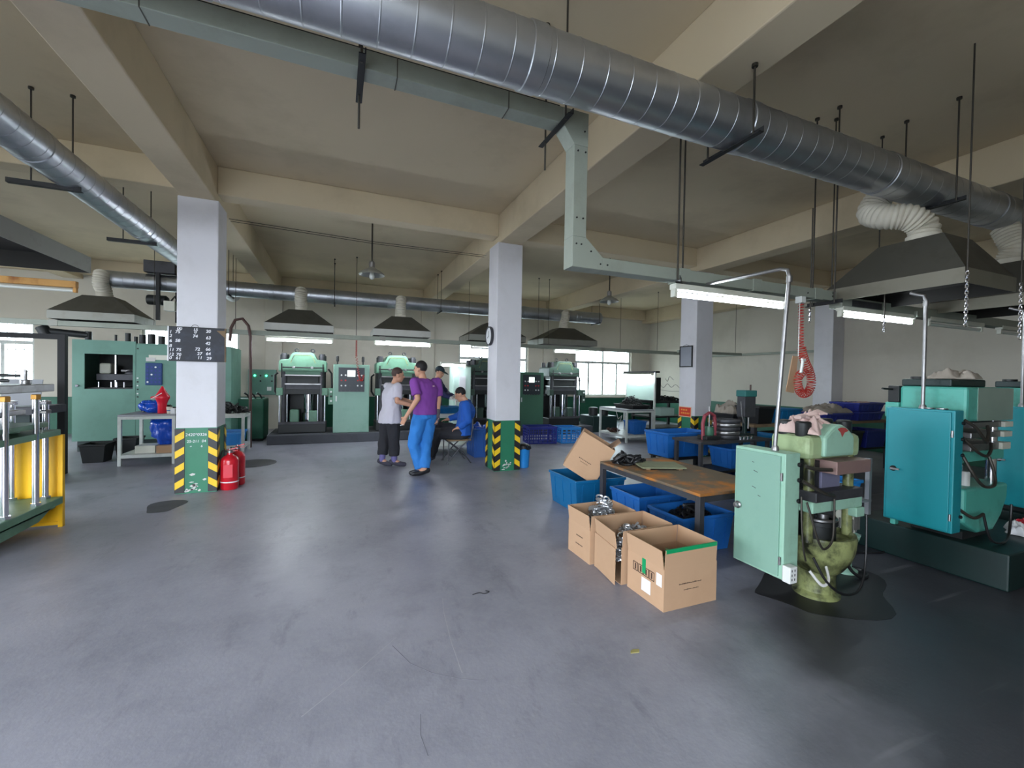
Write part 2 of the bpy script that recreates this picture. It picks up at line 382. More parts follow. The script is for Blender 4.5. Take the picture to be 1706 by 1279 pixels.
for y0, y1, z0, z1 in ADDED_OPENINGS:
    wl_.box(LEFT_X-.24, LEFT_X, yc, y0, 0, SLAB).box(LEFT_X-.24, LEFT_X, y0, y1, z1, SLAB); yc = y1
    if z0: wl_.box(LEFT_X-.24, LEFT_X, y0, y1, 0, z0)
wl_.box(LEFT_X-.24, LEFT_X, yc, BACK_Y+.24, 0, SLAB)
struct('wall_left', wl_, M_wall, smooth=0, label='cream left wall with two openings added for even daylight')
struct('wall_front', MB().box(LEFT_X-.24, DOOR_X0, FRONT_Y-.24, FRONT_Y, 0, SLAB).box(DOOR_X1, RIGHT_X+.24, FRONT_Y-.24, FRONT_Y, 0, SLAB)
       .box(DOOR_X0, DOOR_X1, FRONT_Y-.24, FRONT_Y, DOOR_H, SLAB), M_wall, smooth=0, label='front wall with the open loading door')
struct('trim_1', MB().box(LEFT_X, RIGHT_X-.006, BACK_Y-.006, BACK_Y, 0, .86), M_dado, smooth=0, label='green painted dado of the back wall')
struct('trim_2', MB().box(RIGHT_X-.006, RIGHT_X, FRONT_Y, BACK_Y, 0, .86), M_dado, smooth=0, label='green painted dado of the right wall')
COLX = [-9.8, -5.7, -1.6, 2.5, 6.6, 10.7]
for i, x in enumerate(COLX):
    x0, x1 = max(x-.18, LEFT_X), min(x+.18, RIGHT_X)
    struct('ceiling_beam', MB().box(x0, x1, FRONT_Y, BACK_Y, BEAM, SLAB), M_ceil, smooth=0, bevel=.012, label='deep cream ceiling beam running front to back')
for k in range(5):
    struct('cross_beam', MB().box(COLX[k]+.18, COLX[k+1]-.18, 6.34, 6.6, 3.7, SLAB), M_ceil, smooth=0, bevel=.012, label='shallow cream beam crossing between two columns')
    struct('cross_beam', MB().box(COLX[k]+.18, COLX[k+1]-.18, 12.8, BACK_Y, 3.7, SLAB), M_ceil, smooth=0, bevel=.012, label='shallow cream beam along the back wall')
CY0, CY1 = 6.28, 6.70
def chalk(txts, parent, y):
    for t, x, zz, s in txts: text_mesh(t, s, M_chalk, 'chalk_writing', parent, (x, y, zz), (PI/2, 0, 0), shear=.1)
def column(x, faces, label):
    r = sempty('column', label, (x, CY0, 0))
    MB().box(-.21, .21, 0, .42, 0, BEAM).build('shaft', M_colm, r, 0, bevel=.01)
    MB().box(-.213, .213, -.003, .423, 0, .80).build('green_band', M_cdado, r, 0)
    W, T = .10, .006
    plate = None; stripe = {}
    def guard(face, side):
        # face: 'f' front (-y), 'l' left (-x), 'r' right (+x); side: -1 / +1 end of that face
        mb = MB(); st = MB()
        def P(u, d, z):                               # u along face from the corner inward, d outward
            if face == 'f': return ((side*(.213+T))-side*u, -.003-d, z)
            if face == 'l': return (-.213-d, (.21+side*(.213+T))-side*u, z)
            return (.213+d, (.21+side*(.213+T))-side*u, z)
        def slab(m_, quad, d0, d1):
            a = [P(u, d0, z) for u, z in quad]; b = [P(u, d1, z) for u, z in quad]
            m_.add(a+b, [(0,1,2,3),(7,6,5,4),(0,4,5,1),(1,5,6,2),(2,6,7,3),(3,7,4,0)])
        slab(mb, [(0,.01),(W,.01),(W,.79),(0,.79)], 0, T)
        g = mb.build('corner_guard', M_hblk, r, 0)
        for k in range(4):
            z0 = .05+k*.19
            s2 = MB(); slab(s2, [(.004, z0), (W-.004, z0+.06), (W-.004, z0+.145), (.004, z0+.085)], T, T+.003)
            s2.build('hazard_stripe', M_hyel, g, 0)
    for f, s in faces: guard(f, s)
    ch = MB(); rnd = random.Random(int(x*10))
    for k in range(14):
        fx = rnd.uniform(-.1, .1); fz = .02+abs(rnd.gauss(0, .08)); w = rnd.uniform(.01, .035); h = rnd.uniform(.006, .02)
        ch.prism([(fx-w, fz), (fx-w*.3, fz-h), (fx+w*.8, fz-h*.4), (fx+w, fz+h*.5), (fx, fz+h)], -.0045, -.003, 'y')
    ch.build('chipped_paint', M_chip, r, 0)
    return r
c1 = column(COLX[2], [('f',-1),('f',1),('r',-1),('r',1)], 'white column with a green hazard-striped foot behind the blackboard')
c2 = column(COLX[3], [('f',-1),('f',1),('l',-1),('l',1)], 'white column with a green hazard-striped foot beside the seated worker')
c3 = column(COLX[4], [('f',-1),('f',1),('l',-1),('l',1)], 'white column with a green hazard-striped foot carrying a framed notice')
column(COLX[1], [('f',-1),('f',1)], 'white column with a green foot outside the left of the view')
chalk([('2420*0326', -.115, .70, .05), ('25-211  04', -.10, .62, .045), ('+        6', -.07, .56, .04)], c1, -.0045)
pil = MB().box(10.49, RIGHT_X, CY0, CY1, 0, BEAM); struct('pilaster', pil, M_colm, smooth=0, bevel=.01, label='white pilaster standing out from the right wall')
for x in (-1.6, 2.5, 6.6): struct('pilaster', MB().box(x-.2, x+.2, 12.9, BACK_Y, 0, BEAM), M_wall, smooth=0, bevel=.01, label='cream pilaster standing out from the back wall')
sc = MB()
for q in ([(0, 11.4, 1.22), (0, 11.6, 1.34), (0, 11.8, 1.24), (0, 12.0, 1.36), (0, 12.2, 1.22), (0, 12.4, 1.38)], [(0, 11.7, 1.5), (0, 11.9, 1.62), (0, 12.0, 1.45), (0, 12.1, 1.55)], [(0, 11.3, 1.12), (0, 11.9, 1.1), (0, 12.5, 1.16)]):
    MB().cable([(RIGHT_X-.003, y, z) for _, y, z in q], .006, 5).build('pencil_scribble', M_dstl, bpy.data.objects['wall_right'])
# windows
for n, (a, b) in enumerate(WINS):
    r = sempty('window_%d' % (n+1), ['leftmost back window behind the steel rod press', 'back window behind the blackboard column', 'back window behind the clock column', 'wide bright back window near the right corner'][n], (a, BACK_Y+.1, .87))
    w, h, t = b-a, 1.73, .06
    MB().box(0, w, -.03, .03, 0, t).box(0, w, -.03, .03, h-t, h).box(0, t, -.03, .03, t, h-t).box(w-t, w, -.03, .03, t, h-t).box(t, w-t, -.035, .035, 1.17, 1.25).build('window_frame', M_white, r, 0)
    for k in (1, 2, 3):
        MB().box(w*k/4-.03, w*k/4+.03, -.03, .03, t, 1.2).build('mullion', M_white, r, 0)
    MB().box(w/2-.03, w/2+.03, -.03, .03, 1.25, h-t).build('mullion', M_white, r, 0)
    for k in range(4):
        MB().box(w*k/4+(t if k == 0 else .022), w*(k+1)/4-(t if k == 3 else .022), -.004, .004, t, 1.2).build('pane', M_glass, r, 0)
    for k in range(2):
        MB().box(w*k/2+(t if k == 0 else .022), w*(k+1)/2-(t if k == 1 else .022), -.004, .004, 1.25, h-t).build('pane', M_glass, r, 0)
    MB().box(-.04, w+.04, -.16, -.1, -.05, 0).build('window_sill', M_wall, r, 0)
    bars = MB()
    for k in range(1, int(w/.14)): bars.box(k*.14-.006, k*.14+.006, .10, .112, 0, h)
    bars.box(0, w, .10, .112, .55, .57).box(0, w, .10, .112, 1.05, 1.07)
    bars.build('security_bars', M_white, r, 0)

# ------------------------------------------------------------------ ducts
def ribbed(a, b, r, pitch=.17):
    p = [(r, a)]; h = a+pitch*.5
    while h < b-.02:
        p += [(r, h-.005), (r+.0022, h-.002), (r+.0022, h+.002), (r, h+.005)]; h += pitch
    return p+[(r, b)]
def duct(label, axis, c, a, b, r, joints, name='round_duct', endcap=None):
    d = thing(name, label, 'duct')
    cuts = [a]+joints+[b]
    for i in range(len(cuts)-1):
        MB().lathe(ribbed(cuts[i], cuts[i+1], r), c, 48, axis).build('duct_section', M_galv, d, 18)
    for j in joints:
        MB().lathe([(r+.0015, j-.05), (r+.007, j-.045), (r+.007, j+.045), (r+.0015, j+.05)], c, 40, axis).build('collar', M_galv, d, 40)
    return d
duct('large galvanised spiral duct sweeping across the ceiling in front of the camera', 'x', (0, 2.25, 3.305), -2.19, 9.0, .165, [-.6, 1.0, 2.66, 4.35, 6.2])
duct('galvanised spiral duct running to the back above the left-hand press', 'y', (-2.36, 0, 3.335), -.4, 12.0, .157, [2.9, 4.8, 6.9, 9.2])
fd = duct('galvanised spiral duct running along above the back row of hoods', 'x', (0, 10.5, 3.235), -4.25, 6.95, .16, [-2.6, -1.35, -.1, 1.1, 2.8, 4.6, 6.2])
MB().lathe([(.168, 6.93), (.172, 6.94), (.172, 6.97), (.168, 6.98)], (0, 10.5, 3.235), 32, 'x').build('end_cap', M_galv, fd, 40)

def hood(label, x0, x1, y0, y1, z0, z1, z2, tw=.23, tx=None, ty=None, name='extractor_hood', rim=None):
    h = thing(name, label, 'extractor hood', ((x0+x1)/2, (y0+y1)/2, z0))
    w, d = (x1-x0)/2, (y1-y0)/2; sk = z1-z0; tp = z2-z0
    cx = 0 if tx is None else tx-(x0+x1)/2; cy = 0 if ty is None else ty-(y0+y1)/2
    def shell(zs):
        rings = [[(-a+ox, -b+oy, zz), (a+ox, -b+oy, zz), (a+ox, b+oy, zz), (-a+ox, b+oy, zz)] for a, b, zz, ox, oy in zs]
        return MB().ring(rings, False)
    o = shell([(w, d, 0, 0, 0), (w, d, sk, 0, 0)]).build('skirt', [rim or M_hoods, M_hood_in], h, 0); s = o.modifiers.new('thickness', 'SOLIDIFY'); s.thickness = .006; s.offset = -1; s.material_offset = 1
    o = shell([(w, d, sk, 0, 0), (tw, tw, tp, cx, cy)]).build('canopy', [M_hood, M_hood_in], h, 0); s = o.modifiers.new('thickness', 'SOLIDIFY'); s.thickness = .005; s.offset = -1; s.material_offset = 1
    MB().lathe([(.125, tp-.02), (.125, tp+.07)], (cx, cy, 0), 24).build('spigot', M_flex, h, 40)
    return h
def flex(label, pts, r=.115, n=None):
    # smooth path then corrugate
    P = [Vector(p) for p in pts]; path = []
    for i in range(len(P)-1):
        p0 = P[max(i-1, 0)]; p1 = P[i]; p2 = P[i+1]; p3 = P[min(i+2, len(P)-1)]
        for k in range(24):
            t = k/24
            path.append(.5*((2*p1)+(-p0+p2)*t+(2*p0-5*p1+4*p2-p3)*t*t+(-p0+3*p1-3*p2+p3)*t**3))
    path.append(P[-1])
    L = [0]
    for i in range(1, len(path)): L.append(L[-1]+(path[i]-path[i-1]).length)
    out = []; rs = []; s = 0; step = .0085; i = 0; k = 0
    while s < L[-1]:
        while L[i+1] < s: i += 1
        t = (s-L[i])/max(1e-6, L[i+1]-L[i]); out.append(path[i].lerp(path[i+1], t)); rs.append(r+(.010, .004, -.006, .004)[k % 4]); s += step; k += 1
    o = MB().tube(out, rs, 20).build('flexible_duct', M_flex, None, 60)
    return tag(o, label, 'flexible duct')
HZ = (2.385, 2.53, 2.86)
for (a, b), who in (((-4.74, -3.52), 'over the green enclosure left of the blackboard'), ((-1.42, -.11), 'over the press left of the tall control cabinet'),
                    ((.71, 2.0), 'over the press behind the two standing men'), ((2.95, 4.45), 'half hidden behind the clock column'), ((4.94, 6.6), 'over the rightmost dark back press')):
    hood('grey sheet-metal extractor hood '+who, a, b, 10.0, 11.0, *HZ, ty=10.45, rim=M_skw if -2 < a < 2 else M_hoods)
    c = (a+b)/2
    flex('white corrugated duct rising from the hood '+who, [(c, 10.45, 2.92), (c, 10.42, 3.0), (c-.01, 10.34, 3.1), (c, 10.33, 3.24), (c, 10.36, 3.3)])
hood('large dark extractor hood over the teal press', 4.42, 5.24, 1.72, 2.72, 2.27, 2.39, 2.74, ty=2.16, rim=M_hoods2)
flex('wide white corrugated duct bending up from the hood over the teal press', [(4.83, 2.16, 2.8), (4.83, 2.17, 2.90), (4.74, 2.24, 2.99), (4.66, 2.38, 3.03), (4.69, 2.5, 3.12), (4.75, 2.46, 3.26), (4.76, 2.40, 3.31)], .105)
hood('dark extractor hood at the far right beyond the teal press', 6.1, 6.95, 1.72, 2.72, 2.27, 2.39, 2.74, ty=2.2, rim=M_hoods2)
flex('white corrugated duct dropping to the hood at the far right', [(6.52, 2.2, 2.8), (6.52, 2.16, 2.92), (6.52, 2.2, 3.05), (6.52, 2.24, 3.16)], .105)
# flat-topped hood over the left press
lh = thing('extractor_hood', 'flat grey box hood hanging over the press with steel rods', 'extractor hood', (-4.1, 5.1, 2.66))
o = MB().ring([[(-1.3,-1.66,0),(1.3,-1.66,0),(1.3,1.66,0),(-1.3,1.66,0)], [(-1.3,-1.66,.19),(1.3,-1.66,.19),(1.3,1.66,.19),(-1.3,1.66,.19)]], False).build('skirt', [M_hoods, M_hood_in], lh, 0)
s = o.modifiers.new('thickness', 'SOLIDIFY'); s.thickness = .008; s.offset = -1; s.material_offset = 1
o = MB().ring([[(-1.3,-1.66,.19),(1.3,-1.66,.19),(1.3,1.66,.19),(-1.3,1.66,.19)], [(-.25,-.25,.3),(.25,-.25,.3),(.25,.25,.3),(-.25,.25,.3)]], True).build('canopy', M_hood_in, lh, 0)
MB().lathe([(.12, .29), (.12, .6)], (0, 0, 0), 24).build('spigot', M_galv, lh, 40)

# ------------------------------------------------------------------ hangers
def hanger(label, rods, bar, group=None, rr=.007, name='duct_hanger'):
    h = thing(name, label, 'hanger', rods[0][0])
    b = Vector(rods[0][0])
    for p0, p1 in rods:
        a_, b_ = Vector(p0)-b, Vector(p1)-b
        MB().cyl(a_, b_, rr, n=8).cyl(b_-Vector((0,0,.02)), b_, .02, n=10).build('rod', M_rod, h)
    if bar:
        p0, p1, w = Vector(bar[0])-b, Vector(bar[1])-b, bar[2]
        d = (p1-p0); L = d.length; rot = Matrix.Rotation(math.atan2(d.y, d.x), 3, 'Z')
        c = (p0+p1)/2
        MB().cbox(c, (L, w, .006), rot).cbox(c+rot@Vector((0, -w/2, w/2)), (L, .006, w), rot).build('angle_bar', M_blk, h, 0)
    return h
for x, top, who in ((2.55, BEAM, 'below the middle beam'), (5.1, SLAB, 'at the far right')):
    hanger('black angle hanger under the large front duct '+who, [((x, 2.06, 3.13), (x, 2.06, top)), ((x, 2.44, 3.13), (x, 2.44, top))], ((x, 2.0, 3.125), (x, 2.5, 3.125), .04))
for y, top, who in ((5.3, SLAB, 'closest to the camera'), (7.1, SLAB, 'just left of the blackboard column'), (3.0, SLAB, 'above the left edge of view')):
    hanger('black angle hanger under the duct running to the back, '+who, [((-2.62, y, 3.165), (-2.62, y, top)), ((-2.33, y, 3.5), (-2.33, y, top))], ((-2.78, y, 3.16), (-2.26, y, 3.16), .04))
for x, who in ((-2.1, 'behind the blackboard column'), (-.1, 'between the first two back hoods'), (2.3, 'left of the clock column'), (4.3, 'right of the clock column'), (6.85, 'at its open right end')):
    hanger('thin angle hanger under the back duct '+who, [((x, 10.3, 3.05), (x, 10.3, SLAB)), ((x, 10.7, 3.05), (x, 10.7, SLAB))], ((x, 10.25, 3.06), (x, 10.75, 3.06), .03), rr=.006)
# ------------------------------------------------------------------ cable trays
t = thing('cable_tray', 'grey-green cable trunking dropping from beside the large duct to the lamps', 'cable tray', (0, 2.65, 2.3))
MB().box(-4.0, 1.40, -.06, .06, .92, 1.03).build('upper_run', M_tray, t, 0, bevel=.004)
MB().prism([(1.40, .92), (1.40, 1.03), (1.60, 1.03), (1.60, .80), (1.49, .80)], -.062, .062, 'y').build('upper_elbow', M_tray, t, 0, bevel=.003)
MB().box(1.49, 1.60, -.06, .06, .17, .80).build('drop', M_tray, t, 0, bevel=.004)
MB().prism([(1.49, .17), (1.60, .17), (1.74, .05), (1.74, -.04), (1.49, -.04)], -.062, .062, 'y').build('lower_elbow', M_tray, t, 0, bevel=.003)
MB().box(1.74, 4.36, -.06, .06, -.04, .05).build('lower_run', M_tray, t, 0, bevel=.004)
MB().box(-4.0, 1.38, -.045, .045, 1.031, 1.045).build('cable_bundle', M_blk, t, 0)
for x in (-2.9, -1.8, -.9, .3, 1.0): MB().box(x-.003, x+.003, -.062, .062, .918, 1.032).build('joint', M_hood, t, 0)
for x in (2.5, 3.3, 4.1): MB().box(x-.05, x+.05, -.068, .068, -.046, .056).build('joint_plate', M_tray, t, 0)
rv = MB()
for (x, z) in [(1.52,.12),(1.56,.12),(1.52,.3),(1.57,.3),(1.64,.08),(1.72,.0),(1.78,0),(1.52,.76),(1.58,.76),(1.57,.9),(3.95,0),(4.3,0),(4.3,.03)]:
    rv.cyl((x, -.0665, z), (x, -.060, z), .006, n=8)
rv.build('rivets', M_blk, t)['kind'] = 'stuff'
t = thing('cable_tray', 'grey-green cable trunking continuing right behind the teal press pole', 'cable tray', (4.45, 2.65, 2.26))
MB().box(0, 4.6, -.06, .06, -.05, .05).build('run', M_tray, t, 0, bevel=.004)
MB().box(.15, .62, -.067, -.06, -.03, .03).build('cover_plate', M_dstl, t, 0); MB().box(1.2, 1.45, -.09, .09, -.06, .0).build('joint_plate', M_tray, t, 0)
t = thing('cable_tray', 'long grey-green cable trunking under the back hoods', 'cable tray', (0, 9.92, 2.3))
for a, b in ((-8.5, -4.6), (-4.6, -2.2), (-2.2, .9), (.9, 3.6), (3.6, 6.7), (6.7, 9.6)):
    MB().box(a+.005, b-.005, -.045, .045, -.05, .04).build('tray_section', M_tray, t, 0, bevel=.004)
for x in (-7, -4.6, -2.2, .9, 3.6, 6.7): MB().box(x-.06, x+.06, -.05, .05, -.055, .046).build('joint_plate', M_hoods, t, 0)
t = tag(MB().box(7.6, 9.7, 8.0, 8.07, 2.16, 2.22).build('cable_tray', M_tray, None, 0, bevel=.004), 'short cable trunking left of the framed notice column', 'cable tray')
t = tag(MB().box(10.74, 10.82, 6.72, 10.2, 2.23, 2.29).build('cable_tray', M_tray, None, 0, bevel=.004), 'cable trunking fixed along the right wall', 'cable tray')
def rods(name, label, group, spots, rr=.006):
    for k, (x, y, z0, z1) in enumerate(spots):
        o = MB().cyl((0, 0, 0), (0, 0, z1-z0), rr, n=8).cyl((0, 0, z1-z0-.02), (0, 0, z1-z0), .018, n=10).build(name, M_rod); o.location = (x, y, z0)
        tag(o, label if isinstance(label, str) else label[k], 'hanger rod', group)
for x, who in ((.1, 'left one, with long bolt ends'), (1.38, 'right one, at the elbow')):
    hanger('black bracket across the high cable trunking, '+who, [((x, 2.52, 3.2), (x, 2.52, SLAB)), ((x, 2.82, 3.0), (x, 2.82, SLAB))], ((x, 2.45, 3.205), (x, 2.9, 3.205), .035), name='tray_bracket')
hanger('black bracket under the low trunking where the front lamp hangs', [((2.40, 2.56, 2.245), (2.40, 2.56, BEAM)), ((2.62, 2.74, 2.245), (2.62, 2.74, BEAM))], ((2.36, 2.52, 2.24), (2.66, 2.78, 2.24), .035), name='tray_bracket')
hanger('black bracket at the end of the low trunking near the red hose', [((4.28, 2.56, 2.235), (4.28, 2.56, SLAB)), ((4.28, 2.76, 2.235), (4.28, 2.76, SLAB))], ((4.28, 2.50, 2.23), (4.28, 2.82, 2.23), .035), name='tray_bracket')
ORD = ['first', 'second', 'third', 'fourth', 'fifth', 'sixth', 'seventh', 'eighth', 'ninth']
rods('hanger_rod', ['thin steel rod holding the back cable trunking, %s from the left' % o_ for o_ in ORD], 'rods of the back trunking', [(x, 9.92, 2.345, SLAB) for x in (-6.2, -3.2, -1.9, .35, 2.9, 4.75, 5.05, 7.3, 8.6)], .005)
rods('hanger_rod', ['thin steel rod above the trunking near the framed notice, %s from the left' % o_ for o_ in ORD], 'rods near the framed notice', [(7.75, 8.035, 2.222, SLAB), (8.5, 8.035, 2.222, SLAB), (9.5, 8.035, 2.222, SLAB)], .005)
for y in (6.95, 7.05):
    o = MB().tube([(-1.42, y, 3.60-.0*y), (.5, y, 3.545), (2.32, y, 3.56)], .004, 6).build('ceiling_wire', M_blk)
    tag(o, ('upper' if y > 7 else 'lower')+' of two thin dark wires strung between the left and middle columns', 'wire', 'wires between the columns')

# chains
def chain(x, y, z0, z1, top, label, link=.034):
    c = thing('hanging_chain', label, 'chain', (x, y, z0))
    mb = MB(); n = int((z1-z0)/(link*.72))
    for k in range(n):
        zc = (k+.5)*link*.72; pts = []
        for i in range(12):
            a = 2*PI*i/12; u = math.cos(a)*.009; w = math.sin(a)*link*.5
            pts.append((u, 0, zc+w) if k % 2 else (0, u, zc+w))
        mb.tube(pts, .0032, 5, closed=True)
    mb.build('links', M_chr, c, 60)
    if top: MB().cyl((0, 0, z1-z0-.02), (0, 0, top-z0), .006, n=8).build('rod', M_rod, c)
chain(4.40, 1.70, 1.93, 2.37, SLAB, 'long steel chain hanging at the near corner of the large hood')
chain(5.26, 1.70, 1.88, 2.35, SLAB, 'steel chain hanging at the right corner of the large hood')
chain(4.16, 2.70, 2.06, 2.2, 3.14, 'short chain end below the trunking left of the large hood')
chain(4.85, 2.45, 1.99, 2.14, 2.4, 'short chain end dangling below the lit lamp under the large hood')
rods('hanger_rod', ['steel rod at the back left corner of the large hood', 'steel rod at the back right corner of the large hood'], None, [(4.45, 2.69, 2.4, SLAB), (5.20, 2.69, 2.4, SLAB)])

# ------------------------------------------------------------------ fluorescent and pendant lamps
def tube_lamp(label, x0, x1, y, z, lit=True, hm=None, name='fluorescent_lamp', hz=.045):
    hm = hm or M_lampw; L = x1-x0
    t = thing(name, label, 'lamp', (x0, y, z))
    MB().box(-.03, L+.03, -.035, .035, .035, .035+hz).build('housing', hm, t, 0, bevel=.006)
    for x in (-.03, L-.005):
        MB().box(x, x+.035, -.022, .022, -.022, .036).build('lamp_holder', hm, t, 0, bevel=.004)
    MB().lathe([(.008, 0), (.018, .004), (.018, L-.004), (.008, L)], (0, 0, 0), 14, 'x').build('tube', (M_tubeb if y > 8 else M_tube) if lit else M_tubeoff, t)
    return t
tube_lamp('lit fluorescent tube lamp hanging under the near cable trunking', 2.42, 3.62, 2.60, 2.15)
tube_lamp('lit fluorescent tube lamp below the large hood over the teal press', 4.49, 5.66, 2.62, 2.145)
tube_lamp('unlit fluorescent tube lamp right of the teal press pole', 6.0, 7.1, 2.62, 2.15, False)
tube_lamp('unlit fluorescent tube lamp at the right edge of the photo', 7.6, 8.8, 2.62, 2.15, False)
tube_lamp('lit fluorescent tube lamp above the leftmost back press', -1.36, -.14, 9.96, 2.17)
tube_lamp('lit fluorescent tube lamp above the press behind the standing men', .76, 1.98, 9.98, 2.19)
tube_lamp('lit fluorescent tube lamp above the rightmost back press', 5.26, 6.5, 9.96, 2.19)
tube_lamp('unlit fluorescent tube lamp behind the clock column', 3.0, 4.2, 9.96, 2.19, False)
tube_lamp('rust-stained unlit fluorescent lamp at the upper left', -4.2, -3.04, 6.95, 2.46, False, M_lampr, hz=.08)
def pendant(x, y, label):
    t = thing('pendant_lamp', label, 'lamp', (x, y, 3.05))
    MB().cyl((0, 0, .2), (0, 0, SLAB-3.05), .013, n=10).lathe([(.03, SLAB-3.08), (.05, SLAB-3.06), (.05, SLAB-3.05)], (0,0,0), 16).build('stem', M_rod, t)
    MB().lathe([(.03, .22), (.045, .2), (.045, .12), (.03, .1)], (0,0,0), 16).build('socket', M_stl, t)
    sh = MB().lathe([(.045, .12), (.07, .1), (.15, .055), (.19, .02), (.195, 0), (.185, .003), (.14, .04), (.06, .08), (.03, .09)], (0,0,0), 28).build('shade', M_hoods, t, 40)
    MB().lathe([(.005, -.07), (.03, -.055), (.04, -.02), (.03, .03), (.02, .09)], (0,0,0), 14).build('bulb', M_tubeoff, t, 60)
pendant(.47, 7.06, 'enamel shade pendant lamp hanging left of the clock column')
pendant(5.06, 7.27, 'enamel shade pendant lamp hanging right of the clock column')
# ------------------------------------------------------------------ generic builders
def open_shell(w, d, h, t, taper=.0, lip=0.0, lz=.02):
    # open-topped tub, base centred on the origin; w, d are top outer sizes
    def R(a, b, z): return [(-a, -b, z), (a, -b, z), (a, b, z), (-a, b, z)]
    a, b = w/2, d/2; ta, tb = a-taper, b-taper
    rings = [R(ta, tb, 0), R(a, b, h-lz)]
    if lip: rings += [R(a+lip, b+lip, h-lz), R(a+lip, b+lip, h)]
    else: rings += [R(a, b, h)]
    rings += [R(a-t, b-t, h), R(ta-t, tb-t, t)]
    return MB().ring(rings, True)
def tote(label, loc, w, d, h, M, rz=0, name='plastic_bin', taper=.03, cat='bin', ribs=True, group=None):
    t = thing(name, label, cat, loc, rz, group)
    open_shell(w, d, h, .006, taper, .012, .03).build('body', M, t, 20, bevel=.005)
    if ribs:
        for sx in (-1, 1):
            for k in range(4):
                u = (k-1.5)*w/4.2
                MB().cbox((u, sx*(d/2-taper*.45), h*.52), (.014, .016, h*.7), Matrix.Rotation(sx*-taper/h, 3, 'X')).build('rib', M, t, 0)
        for sx in (-1, 1):
            for k in range(3):
                MB().cbox((sx*(w/2-taper*.45), (k-1)*d/3.4, h*.52), (.016, .014, h*.7), Matrix.Rotation(sx*taper/h, 3, 'Y')).build('rib', M, t, 0)
    return t
def table(label, x0, x1, y0, y1, z, M=None, shelf=.18, top_m=None, name='work_table', leg=.045, rz=0, overhang=.0, topt=.03):
    M = M or M_white
    t = thing(name, label, 'table', ((x0+x1)/2, (y0+y1)/2, 0), rz)
    w, d = (x1-x0)/2, (y1-y0)/2
    MB().box(-w-overhang, w+overhang, -d-overhang, d+overhang, z-topt, z).build('table_top', top_m or M, t, 0, bevel=.004)
    for sx in (-1, 1):
        for sy in (-1, 1):
            MB().box(min(sx*w, sx*(w-leg)), max(sx*w, sx*(w-leg)), min(sy*d, sy*(d-leg)), max(sy*d, sy*(d-leg)), 0, z-topt).build('leg', M, t, 0, bevel=.003)
    for sy in (-1, 1): MB().box(-w+leg, w-leg, min(sy*d, sy*(d-leg)), max(sy*d, sy*(d-leg)), z-topt-.045, z-topt).build('rail', M, t, 0)
    for sx in (-1, 1): MB().box(min(sx*w, sx*(w-leg)), max(sx*w, sx*(w-leg)), -d+leg, d-leg, z-topt-.045, z-topt).build('rail', M, t, 0)
    if shelf:
        MB().box(-w+.004, w-.004, -d+.004, d-.004, shelf-.01, shelf).build('shelf', M, t, 0)
        for sy in (-1, 1): MB().box(-w+leg, w-leg, min(sy*d, sy*(d-.04)), max(sy*d, sy*(d-.04)), shelf-.05, shelf-.01).build('lower_rail', M, t, 0)
        for sx in (-1, 1): MB().box(min(sx*w, sx*(w-.04)), max(sx*w, sx*(w-.04)), -d+leg, d-leg, shelf-.05, shelf-.01).build('lower_rail', M, t, 0)
    return t
def heap(name, label, cat, M, loc, w, d, h, n, seed, kinds=('ring', 'bar', 'lump'), size=.05):
    rnd = random.Random(seed); mb = MB()
    for k in range(n):
        a = rnd.uniform(0, 2*PI); q = math.sqrt(rnd.random())
        x, y = q*math.cos(a)*w/2*.9, q*math.sin(a)*d/2*.9
        zt = h*max(.1, (1-q*q)); z = rnd.uniform(.1, 1)*zt+size*.2
        R = Euler((rnd.uniform(-.9, .9), rnd.uniform(-.9, .9), rnd.uniform(0, 6.3))).to_matrix()
        kd = rnd.choice(kinds); s = size*rnd.uniform(.6, 1.3)
        if kd == 'ring':
            pts = [Vector((x, y, z))+R@Vector((math.cos(2*PI*i/12)*s, math.sin(2*PI*i/12)*s, 0)) for i in range(12)]
            mb.tube(pts, s*.22, 5, closed=True)
        elif kd == 'bar': mb.cyl(Vector((x, y, z))-R@Vector((s, 0, 0)), Vector((x, y, z))+R@Vector((s, 0, 0)), s*.2, s*.28, 7)
        elif kd == 'plate': mb.cbox((x, y, z), (s*1.6, s*1.0, s*.18), R)
        else: mb.ell((x, y, z), (s*.8, s*.6, s*.45), R, 8, 6)
    lo = min(v[2] for v in mb.v); mb.v = [(v[0], v[1], max(v[2], 0)) for v in mb.v]
    o = mb.build(name, M, None, 40); o.location = loc
    return tag(o, label, cat, kind='stuff')
def cloth(name, label, loc, w, d, h, M, seed, n=26, rz=0, folds=5.0):
    from mathutils import noise as NZ
    mb = MB(); vs = []; off = Vector((seed*3.1, seed*1.7, 0))
    for i in range(n+1):
        for j in range(n+1):
            u, v = i/n*2-1, j/n*2-1
            e = 1+.22*NZ.noise(Vector((u*1.5, v*1.5, 5))+off)
            x, y = u*w/2*e, v*d/2*e
            fall = max(0, 1-max(abs(u), abs(v))**3)
            q = Vector((u*folds*.28, v*folds*.28, 0))+off; wv = NZ.noise_vector(q*.8)*.5
            z = h*fall**.6*(.5+.55*NZ.noise(q)+.32*(1-2*abs(NZ.noise(q*1.7+wv))))
            vs.append((x, y, max(0.004, z)))
    fs = [(i*(n+1)+j, (i+1)*(n+1)+j, (i+1)*(n+1)+j+1, i*(n+1)+j+1) for i in range(n) for j in range(n)]
    base = len(vs)
    mb.add(vs, fs)
    o = mb.build(name, M, None, 80); o.location = loc; o.rotation_euler = (0, 0, rz)
    s = o.modifiers.new('thickness', 'SOLIDIFY'); s.thickness = .004; s.offset = -1
    return tag(o, label, 'cloth')

